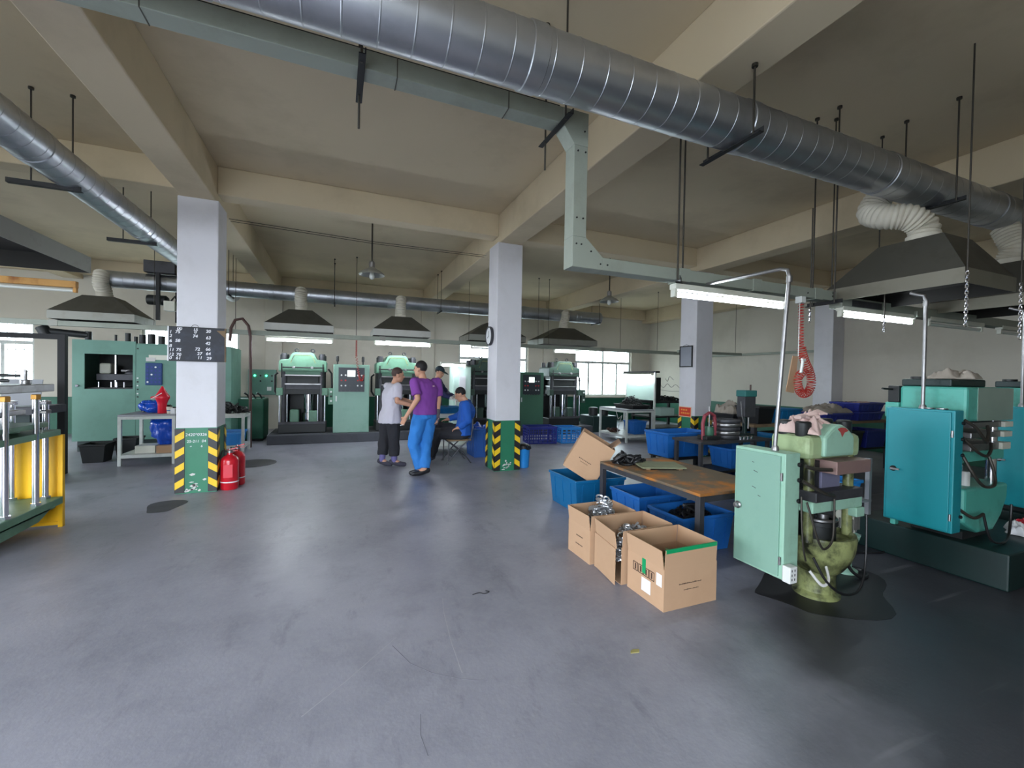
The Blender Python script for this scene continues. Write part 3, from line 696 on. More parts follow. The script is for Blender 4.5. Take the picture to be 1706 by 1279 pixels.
def lumpy(o, amp, freq, seed=0):
    from mathutils import noise as NZ
    for v in o.data.vertices:
        v.co = v.co+v.normal*amp*(NZ.noise(v.co*freq+Vector((seed, 0, 0)))+.6*(.5-abs(NZ.noise(v.co*freq*2.1+Vector((0, seed, 0))))))
    return o
# ------------------------------------------------------------------ blackboard, extinguishers, column furniture
bb = thing('blackboard', 'small blackboard with chalk numbers hung on the left column', 'blackboard', (-1.885, 6.25, 1.61))
BW, BH = .59, .415
MB().box(.012, BW-.012, -.008, .012, .012, BH-.012).build('slate', M_board, bb, 0)
for q in ((0, .014, 0, BH), (BW-.014, BW, 0, BH)): MB().box(q[0], q[1], -.014, .014, q[2], q[3]).build('frame_rail', M_paper if q[0] == 0 else M_wood, bb, 0, bevel=.002)
for q in ((.014, BW-.014, 0, .012), (.014, BW-.014, BH-.012, BH)): MB().box(q[0], q[1], -.014, .014, q[2], q[3]).build('frame_rail', M_blk, bb, 0, bevel=.002)
MB().prism([(BW-.014, BH-.03), (BW-.10, BH-.03), (BW-.014, BH-.115)], -.0095, -.008, 'y').build('torn_paper', M_wood, bb, 0)
MB().tube([(.27+.035*math.cos(a), -.002, BH-.004+.034*math.sin(a)) for a in [PI*k/10 for k in range(11)]], .0025, 6).build('hanging_wire', M_rod, bb)
def bt(txt, x, y, s=.05):
    u = (x-130)/1240*BW; v = BH-(y-160)/750*BH
    text_mesh(txt, s, M_chalk, 'chalk_number', bb, (u, -.0086, v), (PI/2, 0, 0), shear=.15, bold=.0012)
for tx, x, y in [('1',165,310),('2',168,395),('6',165,505),('8',165,612),('11',160,700),('12',155,797),('0',165,872),
                 ('00',320,236),('75',285,306),('58',285,497),('75',305,695),('70',305,798),('61',300,872),
                 ('15',655,242),('0',680,295),('74',650,388),('72',700,668),('27',745,765),('11',750,855),
                 ('20',930,268),('63',930,412),('42',920,535),('66',925,662),('64',930,762),('29',945,868)]: bt(tx, x, y)
def extinguisher(loc, label, h=.46, r=.1):
    e = thing('fire_extinguisher', label, 'fire extinguisher', loc)
    MB().lathe([(r*.9, 0), (r, .015), (r, h*.78), (r*.95, h*.84), (r*.7, h*.9), (r*.32, h*.95), (r*.3, h)], (0,0,0), 28).build('cylinder', M_red, e, 50)
    MB().lathe([(r+.001, h*.2), (r+.002, h*.2), (r+.002, h*.23), (r+.001, h*.23)], (0,0,0), 28, cap=False).build('band', M_paper, e)
    MB().prism([(-.05, h*.35), (.05, h*.35), (.05, h*.7), (-.05, h*.7)], -r-.002, -r+.02, 'y').build('label_plate', M_redp, e, 0)
    MB().lathe([(r*.34, h), (r*.34, h+.03), (.012, h+.04), (.012, h+.06)], (0,0,0), 16).build('valve', M_stl, e)
    MB().cbox((.03, 0, h+.05), (.11, .018, .012), Matrix.Rotation(-.25, 3, 'Y')).cbox((.03, 0, h+.025), (.10, .016, .01)).build('lever', M_red, e, 0)
    MB().tube([(-.02, 0, h+.02), (-r*.8, -.01, h+.03), (-r-.015, -.01, h*.8), (-r-.012, -.02, h*.4)], .009, 8).build('hose', M_rub, e)
extinguisher((-1.272, 6.38, 0), 'red fire extinguisher standing against the right side of the left column')
extinguisher((-1.23, 6.6, 0), 'second red fire extinguisher half hidden behind the first', .47, .09)
man = tag(MB().lathe([(.34, .0), (.34, .004), (.33, .006)], (0,0,0), 28).build('floor_cover', M_oil), 'round black drain cover in the floor near the left column', 'drain cover'); man.location = (-1.28, 8.05, .001)
# oil film patches
for k, (x, y, a, b) in enumerate([(-1.75, 5.75, .16, .28)]):
    pts = [(x+a*math.cos(t)*(1+.2*math.sin(3*t)), y+b*math.sin(t)*(1+.15*math.cos(2*t))) for t in [2*PI*i/28 for i in range(28)]]
    tag(MB().prism(pts, .0005, .002, 'z').build('oil_patch', M_plinth, None, 0), 'dark oily patch on the floor before the left column', 'stain')

# ------------------------------------------------------------------ press with steel rods at the left edge
lp = thing('rod_press', 'green four-rod moulding press with chrome rods at the left edge', 'press', (-2.9, 4.75, 0))
def LP(x, y): return (x+2.9, y-4.75)
def plate(name, x0, x1, y0, y1, z0, z1, M): a, b = LP(x0, y0); c, d = LP(x1, y1); return MB().box(a, c, b, d, z0, z1).build(name, M, lp, 0, bevel=.006)
plate('base_block', -3.3, -2.55, 4.2, 5.1, .06, .2, M_pgrn); plate('foot', -3.2, -2.6, 4.25, 4.85, 0, .06, M_chip)
MB().prism([(LP(0,4.1)[1], .2), (LP(0,5.24)[1], .2), (LP(0,5.24)[1], .235), (LP(0,5.0)[1], .14), (LP(0,4.4)[1], .12)], LP(-3.35,0)[0], LP(-2.42,0)[0], 'x').build('base_flange', M_pgrn, lp, 0)
plate('lower_plate', -3.4, -2.37, 4.05, 5.25, .235, .30, M_pgrn)
plate('moving_platen', -3.4, -2.40, 4.1, 5.28, .87, .925, M_pgrn); plate('heating_platen', -3.4, -2.42, 4.1, 5.14, .965, 1.005, M_pgrn)
plate('mould_plate', -3.3, -2.5, 4.2, 5.0, 1.09, 1.13, M_stl); plate('crown_plate', -3.4, -2.38, 4.05, 5.14, 1.285, 1.35, M_stl)
for (x, y, lo, hi, cap) in ((-2.41, 4.57, .30, 1.26, 1), (-2.415, 4.95, .30, 1.26, 1), (-2.70, 5.21, .30, 1.16, 0), (-2.47, 5.2, .2, 1.2, 0), (-3.32, 4.57, .3, 1.26, 1), (-3.32, 5.05, .3, 1.26, 1)):
    a, b = LP(x, y)
    MB().cyl((a, b, lo), (a, b, hi), .023, n=20).build('rod', M_chr, lp)
    if cap: MB().lathe([(.03, 1.22), (.034, 1.225), (.034, 1.26), (.03, 1.265)], (a, b, 0), 6).build('brass_nut', mat('brass', (214, 160, 84), .35, .7), lp, 0)
    else:
        for z in (1.08, 1.16): MB().lathe([(.036, z), (.04, z+.004), (.04, z+.03), (.036, z+.034)], (a, b, 0), 6).build('nut', M_chr, lp, 0)
    MB().lathe([(.036, .30), (.036, .325)], (a, b, 0), 6).build('nut', M_chr, lp, 0)
for (x, y) in ((-2.62, 5.05), (-2.62, 4.3)):
    a, b = LP(x, y); MB().lathe([(.05, .925), (.05, .965)], (a, b, 0), 18).build('spacer', M_pgrn2, lp)
for (x, y) in ((-2.47, 4.93),):
    a, b = LP(x, y); MB().lathe([(.03, 1.35), (.036, 1.355), (.036, 1.385), (.012, 1.39), (.012, 1.47), (.006, 1.475)], (a, b, 0), 16).build('top_bolt', M_stl, lp)
a, b = LP(-2.62, 4.72)
MB().box(a-.03, a+.03, b-.03, b+.03, 1.35, 1.50).cyl((a, b, 1.43), (a+.20, b+.05, 1.425), .012, n=10).cyl((a, b, 1.385), (a+.14, b+.03, 1.385), .014, n=10).build('lever_post', M_dark, lp)
yg = thing('guard_panel', 'bright yellow sheet-metal guard standing behind the rod press', 'guard', (-2.62, 5.315, 0))
MB().box(-.27, .19, 0, .012, .02, .87).build('panel', M_yel, yg, 0, bevel=.003)
MB().box(.19, .225, -.02, .02, 0, .87).build('edge_flange', M_yel, yg, 0, bevel=.003); MB().box(-.27, .2, -.012, .0, .02, .05).build('bottom_flange', M_yel, yg, 0)
MB().box(-.27, -.24, -.02, .02, 0, .87).build('edge_flange', M_yel, yg, 0, bevel=.003)
# frames and clutter behind the rod press
fr = thing('goalpost_rack', 'black steel frame standing left of the green enclosure', 'frame', (-4.5, 8.0, 0))
MB().box(.84, .92, -.04, .04, 0, 1.98).build('post', M_blk, fr, 0); MB().box(-.9, -.82, -.04, .04, 0, 1.98).build('post', M_blk, fr, 0)
MB().box(-.82, .84, -.03, .03, 1.91, 1.98).build('top_bar', M_blk, fr, 0)
gb = thing('machine_bench', 'grey machine bench with a tilted pale sheet behind the rod press', 'bench', (-4.02, 7.3, 0))
MB().box(-.5, .62, -.3, .3, .92, 1.02).build('bench_top', M_dstl, gb, 0, bevel=.006); MB().box(-.45, .5, -.2, .2, 0, .92).build('bench_body', M_dpgrn, gb, 0)
MB().cbox((.38, -.1, 1.19), (.36, .012, .33), Matrix.Rotation(-.22, 3, 'X')).build('pale_sheet', M_grey, gb, 0)

# ------------------------------------------------------------------ green enclosure left of the blackboard
en = thing('machine_enclosure', 'tall green machine enclosure with a square viewing opening, behind the left table', 'machine', (-3.2, 10.0, 0))
fx = lambda x: x+3.2
MB().box(fx(-4.4), fx(-4.23), 0, .03, .2, 2.03).box(fx(-3.54), fx(-3.5), 0, .03, .2, 2.03).box(fx(-4.23), fx(-3.54), 0, .03, 1.78, 2.03).box(fx(-4.23), fx(-3.54), 0, .03, .2, 1.145).build('front_panel', M_encl, en, 0)
MB().box(fx(-3.495), fx(-1.98), .0, .03, .2, 1.98).build('side_front_panel', M_encl, en, 0, bevel=.004)
MB().box(fx(-4.4), fx(-4.37), .03, .9, .2, 2.03).build('side_panel', M_encl, en, 0); MB().box(fx(-2.01), fx(-1.98), .03, .9, .2, 1.98).build('side_panel', M_encl, en, 0)
MB().box(fx(-4.37), fx(-2.01), .03, .9, 1.98, 2.0).build('roof_panel', M_encl, en, 0); MB().box(fx(-4.37), fx(-2.01), .87, .9, .2, 1.98).build('back_panel', M_dark, en, 0)
MB().box(fx(-4.36), fx(-2.05), .08, .85, 0, .2).build('plinth', M_dpgrn, en, 0)
MB().box(fx(-4.3), fx(-3.48), .1, .8, .2, 1.17).build('inner_bed', M_dark, en, 0)
for x in (-4.08, -3.9, -3.82, -3.71, -3.57): MB().cyl((fx(x), .12, 1.17), (fx(x), .12, 1.27), .012, n=10).build('steel_pin', M_chr, en)
MB().cyl((fx(-3.9), .3, 1.17), (fx(-3.9), .3, 1.78), .022, n=14).build('column_rod', M_chr, en)
MB().box(fx(-4.15), fx(-3.98), .3, .5, 1.42, 1.62).build('pump_head', M_lampw, en, 0, bevel=.03); MB().box(fx(-4.15), fx(-3.6), .2, .6, 1.3, 1.42).build('mould_block', M_dstl, en, 0, bevel=.01)
MB().ell((fx(-3.68), .3, 1.42), (.09, .06, .08)).build('rag', M_dstl, en)
MB().box(fx(-3.86), fx(-3.56), .4, .6, 1.47, 1.5).build('mould_bar', M_stl, en, 0)
for k, z in enumerate((1.0, 1.06, 1.14, 1.21, 1.28, 1.35, 1.9)): MB().box(fx(-3.478), fx(-3.455), -.008, 0, z-.012, z+.012).build('latch_plate', M_btnw if k % 2 else M_blk, en, 0)
MB().lathe([(.02, -.02), (.025, -.015), (.025, 0)], (fx(-4.33), 0, 1.2), 12, 'y').build('door_knob', M_chr, en)
bp = MB().box(fx(-3.35), fx(-3.09), -.03, 0, 1.22, 1.64).build('blue_mesh_pad', mat('navy_mesh', (40, 70, 118), .7, var=.2), en, 0, bevel=.028)
for i in range(4):
    for j in range(5):
        MB().cyl((fx(-3.31)+i*.06, -.034, 1.28+j*.07), (fx(-3.31)+i*.06, -.03, 1.28+j*.07), .016, n=8).build('pad_hole', M_btnw if (i+j*3) % 7 == 0 else M_navy, en)
MB().box(fx(-3.3), fx(-3.0), -.012, 0, 1.70, 1.79).build('label_plate', M_lampw, en, 0); MB().box(fx(-3.34), fx(-3.2), -.02, 0, 1.67, 1.74).build('label_plate', M_chip, en, 0)
for x, h, r in ((-3.9, .16, .02), (-3.72, .2, .045), (-3.6, .14, .03), (-3.5, .18, .05), (-3.36, .2, .06), (-3.2, .17, .05), (-2.9, .2, .04), (-2.75, .25, .02)):
    MB().cyl((fx(x), .3, 2.0), (fx(x), .3, 2.0+h), r, n=14).build('roof_fitting', M_dark, en)
MB().cyl((fx(-4.85), .2, 2.17), (fx(-4.3), .3, 2.13), .06, n=16).cyl((fx(-4.9), .2, 2.24), (fx(-4.83), .2, 2.1), .09, n=16).cyl((fx(-4.3), .3, 2.2), (fx(-4.3), .3, 1.99), .05, n=12).build('cylinder_arm', M_dark, en)
# blower above
bl = thing('duct_blower', 'dark blower with motor at the left end of the back duct', 'blower', (-3.26, 10.5, 2.62))
MB().lathe([(.2, .38), (.22, .4), (.22, .78), (.2, .8)], (-.42, 0, .0), 24, 'z').build('fan_housing', M_dstl, bl, 40) if 0 else None
MB().box(-.25, .25, -.16, .16, .79, 1.02).build('fan_box', M_dstl, bl, 0, bevel=.01)
MB().box(-.03, .03, -.24, -.18, -.14, .78).build('support_post', M_blk, bl, 0)
MB().box(.16, .22, .18, .24, -.14, .78).build('support_post', M_blk, bl, 0); MB().box(.10, .28, -.26, -.1, .05, .24).build('switch_box', M_lampw, bl, 0, bevel=.006)
MB().lathe([(.09, -.2), (.1, -.18), (.1, .1), (.06, .14)], (-.05, .05, .28), 18, 'x').build('motor', M_dark, bl, 40)
MB().tube([(.2, -.2, .24), (.26, -.2, .34), (.32, -.2, .2), (.30, -.2, -.05), (.36, -.2, -.12)], .018, 8).build('cable', M_rub, bl)
MB().tube([(.25, 0, .95), (.36, 0, .98), (.38, 0, .82), (.37, 0, .78)], .015, 8).build('cable', M_rub, bl)

# ------------------------------------------------------------------ left tables and what stands on them
table('white steel work table left of the blackboard column', -3.15, -2.42, 8.37, 9.2, .80, top_m=M_grey, shelf=.17)
po = tag(MB().box(-.035, .035, -.035, .035, 0, 1.62).build('steel_post', M_lampw, None, 0, bevel=.004), 'upright pale steel post behind the left edge of the blackboard', 'post'); po.location = (-2.32, 8.47, 0)
jug = thing('red_kettle', 'red plastic kettle with a pointed lid on the left table', 'kettle', (-2.66, 8.6, .80))
MB().lathe([(.055, 0), (.06, .01), (.06, .15), (.075, .2), (.095, .24), (.10, .27), (.09, .29), (.05, .36), (.02, .42), (.012, .44)], (0,0,0), 22).build('body', M_redp, jug, 40)
MB().tube([(-.06, -.04, .25), (-.12, -.09, .24), (.02, -.10, .33)], .007, 6).build('handle', M_chip, jug); MB().cyl((-.08, 0, .26), (-.15, 0, .25), .03, .02, 10).build('spout', M_redp, jug)
hm = tag(lumpy(MB().ell((0, 0, .035), (.15, .13, .10), None, 40, 26).build('blue_sack', M_bag, None, 80), .05, 9), 'round blue sack beside the red kettle on the left table', 'sack'); hm.location = (-2.86, 8.75, .80); hm.modifiers.new('flat', 'SUBSURF').levels = 0
hm.location.z = .865
cup = thing('paper_cup', 'small pale cup right of the red kettle', 'cup', (-2.535, 8.5, .80))
MB().lathe([(.03, 0), (.042, .11), (.039, .11), (.028, .004)], (0,0,0), 18).build('cup_body', M_flex, cup, 40); MB().lathe([(.0355, .045), (.0375, .075)], (0,0,0), 18, cap=False).build('print_band', M_tblue, cup)
tag(MB().box(-2.50, -2.44, 8.42, 8.5, .80, .89).build('white_carton', M_paper, None, 0, bevel=.003), 'tiny white carton at the right end of the left table', 'carton')
heap('rubber_scrap', 'thin layer of black rubber flash on the left table', 'rubber scrap', M_rub, (-2.78, 8.95, .80), .7, .4, .1, 70, 3, ('ring', 'bar'), .045)
sk = tag(MB().lathe([(.02, 0), (.10, .02), (.16, .1), (.2, .22), (.21, .34), (.17, .4), (.12, .41)], (0,0,0), 20).build('blue_bag', M_bag, None, 60), 'shiny blue plastic bag hanging under the left table', 'bag')
sk.location = (-2.62, 8.66, .29); sk.scale = (1, .8, 1.05)
bm = bmesh.new(); bm.from_mesh(sk.data); bmesh.ops.subdivide_edges(bm, edges=bm.edges, cuts=3, use_grid_fill=True); bm.normal_update(); bm.to_mesh(sk.data); bm.free(); sk.data.shade_smooth(); lumpy(sk, .05, 11, 3)
tag(MB().box(-2.98, -2.72, 8.5, 8.8, .17, .29).build('cardboard_box', M_lampw, None, 0, bevel=.004), 'flat pale box on the lower shelf of the left table', 'box')
tag(MB().box(-2.69, -2.47, 8.45, 8.75, .17, .285).build('cardboard_box', M_card, None, 0, bevel=.004), 'brown cardboard box under the blue bag of the left table', 'box')
for k, (x, y, w, h) in enumerate(((-3.62, 8.95, .32, .3), (-3.33, 9.3, .3, .34))):
    tote(['dark rubber tub on the floor left of the left table', 'dark rubber tub behind the left table leg'][k], (x, y, 0), w, .34, h, M_dark, name='rubber_tub', cat='tub', ribs=False)
table('white steel table of black parts seen right of the blackboard column', -2.36, -1.58, 9.02, 9.62, .74, shelf=.16)
heap('rubber_parts', 'tangled heap of black rubber mouldings on the table right of the blackboard column', 'rubber parts', M_rub, (-1.98, 9.3, .74), .9, .5, .2, 150, 5, ('ring', 'bar', 'plate'), .06)
tote('blue bin on the lower shelf of the table right of the blackboard column', (-1.86, 9.3, .16), .46, .5, .24, M_blue2)
gp = tag(MB().tube([(-1.61, 9.8, 0), (-1.62, 9.8, 2.2), (-1.66, 9.8, 2.42), (-1.76, 9.8, 2.55), (-1.88, 9.8, 2.52), (-1.95, 9.8, 2.36), (-1.97, 9.8, 2.1)], .028, 10).build('gooseneck_pipe', M_brown), 'brown gooseneck pipe rising behind the blackboard column', 'pipe')
cbx = thing('wall_switch_box', 'pale green switch box with lit buttons on the back wall', 'switch box', (-1.82, 12.76, 1.25))
MB().box(-.33, .3, -.05, .13, -.33, .33).build('box', M_encl, cbx, 0, bevel=.008)
for i in range(4):
    for j in range(2): MB().cyl((-.18+i*.13, -.065, .17-j*.14), (-.18+i*.13, -.05, .17-j*.14), .022, n=10).build('button', M_led if (j == 0 and i in (0, 2)) else (M_blk if i % 2 else M_encl), cbx)
MB().box(.1, .2, -.06, -.05, -.22, -.12).build('label_plate', M_btnw, cbx, 0)
otk = thing('oil_tank', 'dark green oil tank left of the leftmost back press', 'tank', (-1.75, 11.0, 0))
MB().box(-.32, .25, -.35, .35, .05, .92).build('tank', M_dado, otk, 0, bevel=.02); MB().box(-.3, .23, -.3, .3, 0, .05).build('base', M_blk, otk, 0)
for k in range(3): MB().tube([(-.05+k*.12, -.2, .92), (-.08+k*.12, -.22, 1.0), (-.14+k*.12, -.24, 1.05)], .018, 8).build('hose', M_rub, otk)
# ------------------------------------------------------------------ back row: plinths, presses, control cabinets
for a, b, lab in ((-1.35, 2.45, 'long dark grey concrete plinth under the left back presses'), (3.0, 6.5, 'dark grey concrete plinth under the right back presses')):
    tag(MB().box(a, b, 9.98, 11.3, 0, .2).build('machine_plinth', M_plinth, None, 0, bevel=.015), lab, 'plinth')
def back_press(x, y, z, label, PG, dark=False):
    p = thing('moulding_press', label, 'press', (x, y, z))
    MB().box(-.47, .47, -.30, .42, 0, .2).build('base', M_dark, p, 0, bevel=.015)
    for sx in (-1, 1):
        for sy in (-.22, .3): MB().cyl((sx*.37, sy, .2), (sx*.37, sy, 1.72), .05, n=16).build('tie_column', M_dstl, p)
        MB().cyl((sx*.44, -.34, .2), (sx*.44, -.34, .98), .018, n=12).build('guide_rod', M_chr, p)
        MB().cyl((sx*.30, -.30, .22), (sx*.30, -.30, .84), .014, n=12).build('guide_rod', M_chr, p)
        MB().box(min(sx*.38, sx*.50), max(sx*.38, sx*.50), -.37, -.2, .82, .98).build('bracket', PG, p, 0, bevel=.008)
        MB().lathe([(.075, 1.58), (.08, 1.59), (.08, 1.69), (.06, 1.70), (.05, 1.73)], (sx*.38, -.12, 0), 16).build('column_nut', M_dark, p)
        MB().torus((sx*.16+.02, -.05, 1.80), .035, .012, 'y', 14, 6).cyl((sx*.16+.02, -.05, 1.74), (sx*.16+.02, -.05, 1.77), .014, n=8).build('lifting_eye', M_dark, p)
        MB().cyl((sx*.40, -.37, 1.2), (sx*.40, -.37, 1.5), .014, n=10).build('stop_rod', M_dark, p)
    MB().box(-.44, .44, .36, .42, .2, 1.33).build('added_dark_back', M_dark, p, 0)  # dark panel added behind the press to stand in for the shade there
    MB().box(-.46, .46, -.36, -.33, .2, .25).build('front_rail', M_dstl, p, 0)
    MB().lathe([(.13, .2), (.13, .42), (.10, .43), (.10, .86)], (.1, 0, 0), 24).build('ram', M_chr, p)
    MB().box(-.26, -.08, -.2, .1, .2, .5).build('lower_block', PG, p, 0, bevel=.02); MB().box(.12, .3, -.27, -.1, .2, .48).build('lower_block', PG, p, 0, bevel=.02)
    MB().box(-.36, .36, -.26, .36, .84, .95).build('lower_platen', M_dark, p, 0, bevel=.006)
    MB().box(-.34, .34, -.25, .34, .95, 1.05).build('lower_mould', M_dstl, p, 0, bevel=.004)
    MB().box(-.35, .35, -.27, .35, 1.05, 1.075).build('heating_plate', M_stl, p, 0)
    MB().box(-.31, .31, -.24, .32, 1.075, 1.24).build('upper_mould', M_dark, p, 0, bevel=.008)
    MB().box(-.35, .35, -.27, .35, 1.24, 1.265).build('heating_plate', M_stl, p, 0)
    MB().box(-.38, .38, -.26, .36, 1.265, 1.36).build('upper_platen', PG if not dark else M_dark, p, 0, bevel=.006)
    prof = [(-.47, 1.33), (-.47, 1.55), (-.44, 1.58), (-.28, 1.6), (-.22, 1.72), (-.17, 1.75), (.17, 1.75), (.22, 1.72), (.28, 1.6), (.44, 1.58), (.47, 1.55), (.47, 1.33)]
    MB().prism(prof, -.28, .38, 'y').build('crown', PG, p, 0, bevel=.014)
    MB().prism([(-.25, 1.52), (-.19, 1.67), (-.15, 1.70), (.15, 1.70), (.19, 1.67), (.25, 1.52), (.232, 1.52), (.178, 1.658), (.145, 1.683), (-.145, 1.683), (-.178, 1.658), (-.232, 1.52)], -.287, -.279, 'y').build('crown_rib', M_oily, p, 0)
    MB().cyl((-.42, -.32, 1.42), (.42, -.32, 1.42), .016, n=10).build('cross_rod', M_dark, p)
    for u in (-.18, .18): MB().lathe([(.02, -.03), (.03, -.02), (.03, .03)], (u, -.32, 1.42), 12, 'y').build('rod_clamp', M_stl, p)
    MB().tube([(-.5, -.1, 1.3), (-.56, -.1, 1.25), (-.56, -.1, .9), (-.5, -.12, .8)], .02, 8).build('hose', M_rub, p)
    MB().tube([(.5, -.1, 1.4), (.57, -.12, 1.3), (.58, -.12, 1.0), (.52, -.12, .7)], .02, 8).build('hose', M_rub, p)
    cb = MB().box(.51, .62, -.36, -.2, .62, .98).build('button_box', PG, p, 0, bevel=.006)
    for k, mm in enumerate((M_btnw, M_blk, M_btnw)): MB().cyl((.565, -.375, .70+k*.1), (.565, -.36, .70+k*.1), .022, n=10).build('button', mm, cb)
    return p
back_press(-.71, 10.55, .2, 'green moulding press at the left of the back row, beside the tall control cabinet', M_pgrn)
back_press(1.28, 10.55, .2, 'green moulding press directly behind the two standing men', M_pgrn)
back_press(3.55, 10.6, .2, 'dark moulding press mostly hidden behind the clock column', M_dpress, True)
back_press(5.75, 10.55, .2, 'dark green moulding press at the right end of the back row', M_dpress, True)
def control_cabinet(x0, x1, y, z0, z1, d, label, M, panel=True, tone=M_blk):
    w, h = x1-x0, z1-z0
    c = thing('control_cabinet', label, 'cabinet', (x0, y, z0))
    MB().box(0, w, .012, d, 0, h).build('body', M, c, 0, bevel=.006)
    dr = MB().box(.015, w-.015, 0, .012, .015, h-.015).build('door', M, c, 0, bevel=.003)
    MB().box(.05, .075, -.02, 0, h*.46, h*.54).build('handle', M_btnw, dr, 0, bevel=.004)
    if panel:
        a, b, e, f = w*.14, w*.86, h*.60, h*.955
        pn = MB().box(a, b, -.008, 0, e, f).build('control_panel', M_panel, c, 0)
        MB().box(w*.38, w*.60, -.014, -.008, f-.2, f-.06).build('screen', M_screen, pn, 0)
        for i in range(6):
            for j in range(4):
                if j < 2 and 1 < i < 4: continue
                mm = [M_btnw, M_btnr, M_btnw, M_dstl][j] if i not in (2, 3) else M_dstl
                xx_ = a+.06+i*(b-a-.12)/5; zz_ = f-.17-j*.115
                MB().cyl((xx_, -.02, zz_), (xx_, -.008, zz_), .018, n=10).build('button', mm, pn)
    return c
cc = control_cabinet(-.1, .65, 10.1, .2, 1.71, .5, 'tall pale green control cabinet between the two left back presses', M_cabg)
for x in (.1, .64): MB().lathe([(.015, 1.51), (.015, 1.57), (.03, 1.58), (.03, 1.68), (.02, 1.7)], (x-.02, .2, 0), 12).build('signal_knob', M_blk, cc)
control_cabinet(4.33, 5.03, 10.1, .2, 1.63, .5, 'deep green control cabinet right of the clock column', M_cabd)
control_cabinet(2.56, 3.0, 10.0, .0, 1.72, .42, 'pale mint cabinet with a lamp above it behind the seated man', M_mint, False)
tube_lamp('lit short fluorescent lamp on the pale mint cabinet', 2.25, 2.82, 9.9, 1.745)
MB().box(.33, .55, .0, .14, -.02, .035).build('bracket', M_lampw, bpy.data.objects['fluorescent_lamp.009'], 0)
tag(MB().box(2.70, 2.86, 9.985, 9.998, 1.05, 1.5).build('notice_sheet', M_paper, None, 0), 'white notice sheet on the pale mint cabinet', 'notice')
hs = []
for i in range(90):
    a = i*.9; hs.append((.36+.018*math.cos(a), 9.96+.018*math.sin(a), 2.24-i*.0038))
for i in range(140):
    a = i*.9; t = i/140; hs.append((.36+.16*t+.022*math.cos(a), 9.96+.022*math.sin(a), 1.9-.55*math.sin(t*2.3)))
tag(MB().tube(hs, .005, 5).build('coiled_air_hose', M_hose_red), 'dark red coiled air hose hanging over the pale green control cabinet', 'hose')
tk = thing('oil_tank', 'small dark green oil tank with two lids right of the back presses', 'tank', (6.95, 10.4, 0))
MB().box(-.4, .4, -.35, .35, 0, .45).build('tank', M_dpgrn, tk, 0, bevel=.02)
for x in (-.18, .18): MB().lathe([(.12, .45), (.13, .46), (.13, .66), (.1, .68)], (x, 0, 0), 18).build('lid', M_dark, tk)
# ------------------------------------------------------------------ clock, framed notice, red sign
ck = thing('wall_clock', 'round clock on the side of the middle column', 'clock', (2.284, 6.55, 2.15))
MB().lathe([(.15, 0), (.155, -.01), (.155, -.04), (.14, -.045), (.135, -.03), (.0, -.03)], (0, 0, 0), 32, 'x').build('case', M_dstl, ck, 40)
MB().lathe([(.134, -.031), (.134, -.033)], (0, 0, 0), 32, 'x').build('dial', M_paper, ck); MB().box(-.037, -.034, -.004, .004, 0, .08).build('minute_hand', M_blk, ck, 0); MB().cbox((-.0355, .03, -.015), (.003, .07, .01), Matrix.Rotation(-.5, 3, 'X')).build('hour_hand', M_blk, ck, 0)
fn = thing('framed_notice', 'black-framed grey notice on the side of the right column', 'notice', (6.384, 6.52, 1.75))
for q in ((-.165, .165, 0, .02), (-.165, .165, .4, .42), (-.165, -.145, .02, .4), (.145, .165, .02, .4)): MB().box(-.02, 0, q[0], q[1], q[2], q[3]).build('frame_rail', M_blk, fn, 0)
MB().box(-.012, -.004, -.145, .145, .02, .4).build('sheet', mat('glazed_grey_sheet', (140, 144, 154), .2, var=.05), fn, 0); MB().tube([(-.01, -.08, .42), (-.004, 0, .45), (-.01, .08, .42)], .003, 6).build('hanging_wire', M_blk, fn)
rs = thing('warning_sign', 'small orange-red warning sign low on the right column', 'sign', (6.384, 6.52, .765))
MB().box(-.006, 0, -.165, .165, 0, .205).build('plate', mat('sign_cream', (220, 190, 160), .6), rs, 0); MB().box(-.008, -.006, -.15, .15, .015, .19).build('red_field', mat('sign_red', (206, 52, 24), .5, var=.04), rs, 0)
for k, (a, b, zz) in enumerate(((.10, .06, .14), (.045, -.0, .14), (-.015, -.06, .14), (.1, .075, .075), (.06, .02, .075), (.005, -.03, .075), (-.045, -.08, .075), (-.095, -.12, .075))):
    MB().box(-.0095, -.008, b, a, zz-.016, zz+.016).build('lettering', mat('sign_yellow', (232, 150, 60), .6), rs, 0)
# ------------------------------------------------------------------ tubs and crates in the middle
tote('tall navy bin with a bag liner behind the folding chair', (2.55, 7.72, 0), .5, .55, .54, M_mblue, name='plastic_bin')
lb = MB(); 
for k in range(28):
    a = 2*PI*k/28
cl = cloth('bin_liner', 'shiny blue bag crumpled in the navy bin behind the chair', (2.55, 7.72, .42), .4, .44, .2, M_bag, 4)
bk = thing('plastic_bucket', 'light blue bucket with a black bag liner at the foot of the clock column', 'bucket', (2.86, 6.47, 0))
MB().lathe([(.095, 0), (.10, .005), (.118, .34), (.122, .345), (.122, .355), (.112, .355), (.09, .01)], (0,0,0), 28).build('bucket_body', M_blue2, bk, 40)
rnd = random.Random(3); rg = []
for r, zz in ((.11, .30), (.112, .356), (.126, .362), (.135, .33), (.14, .31)):
    rg.append([(r*math.cos(2*PI*k/28)*(1+.06*math.sin(5*2*PI*k/28)), r*math.sin(2*PI*k/28)*(1+.06*math.cos(7*2*PI*k/28)), zz+(.012*math.sin(6*2*PI*k/28) if zz < .35 else .006*math.sin(9*k))) for k in range(28)])
MB().ring(rg, False).build('bag_liner', M_rub, bk, 60); MB().ell((0, 0, .345), (.105, .105, .05)).build('rubbish', M_rub, bk)
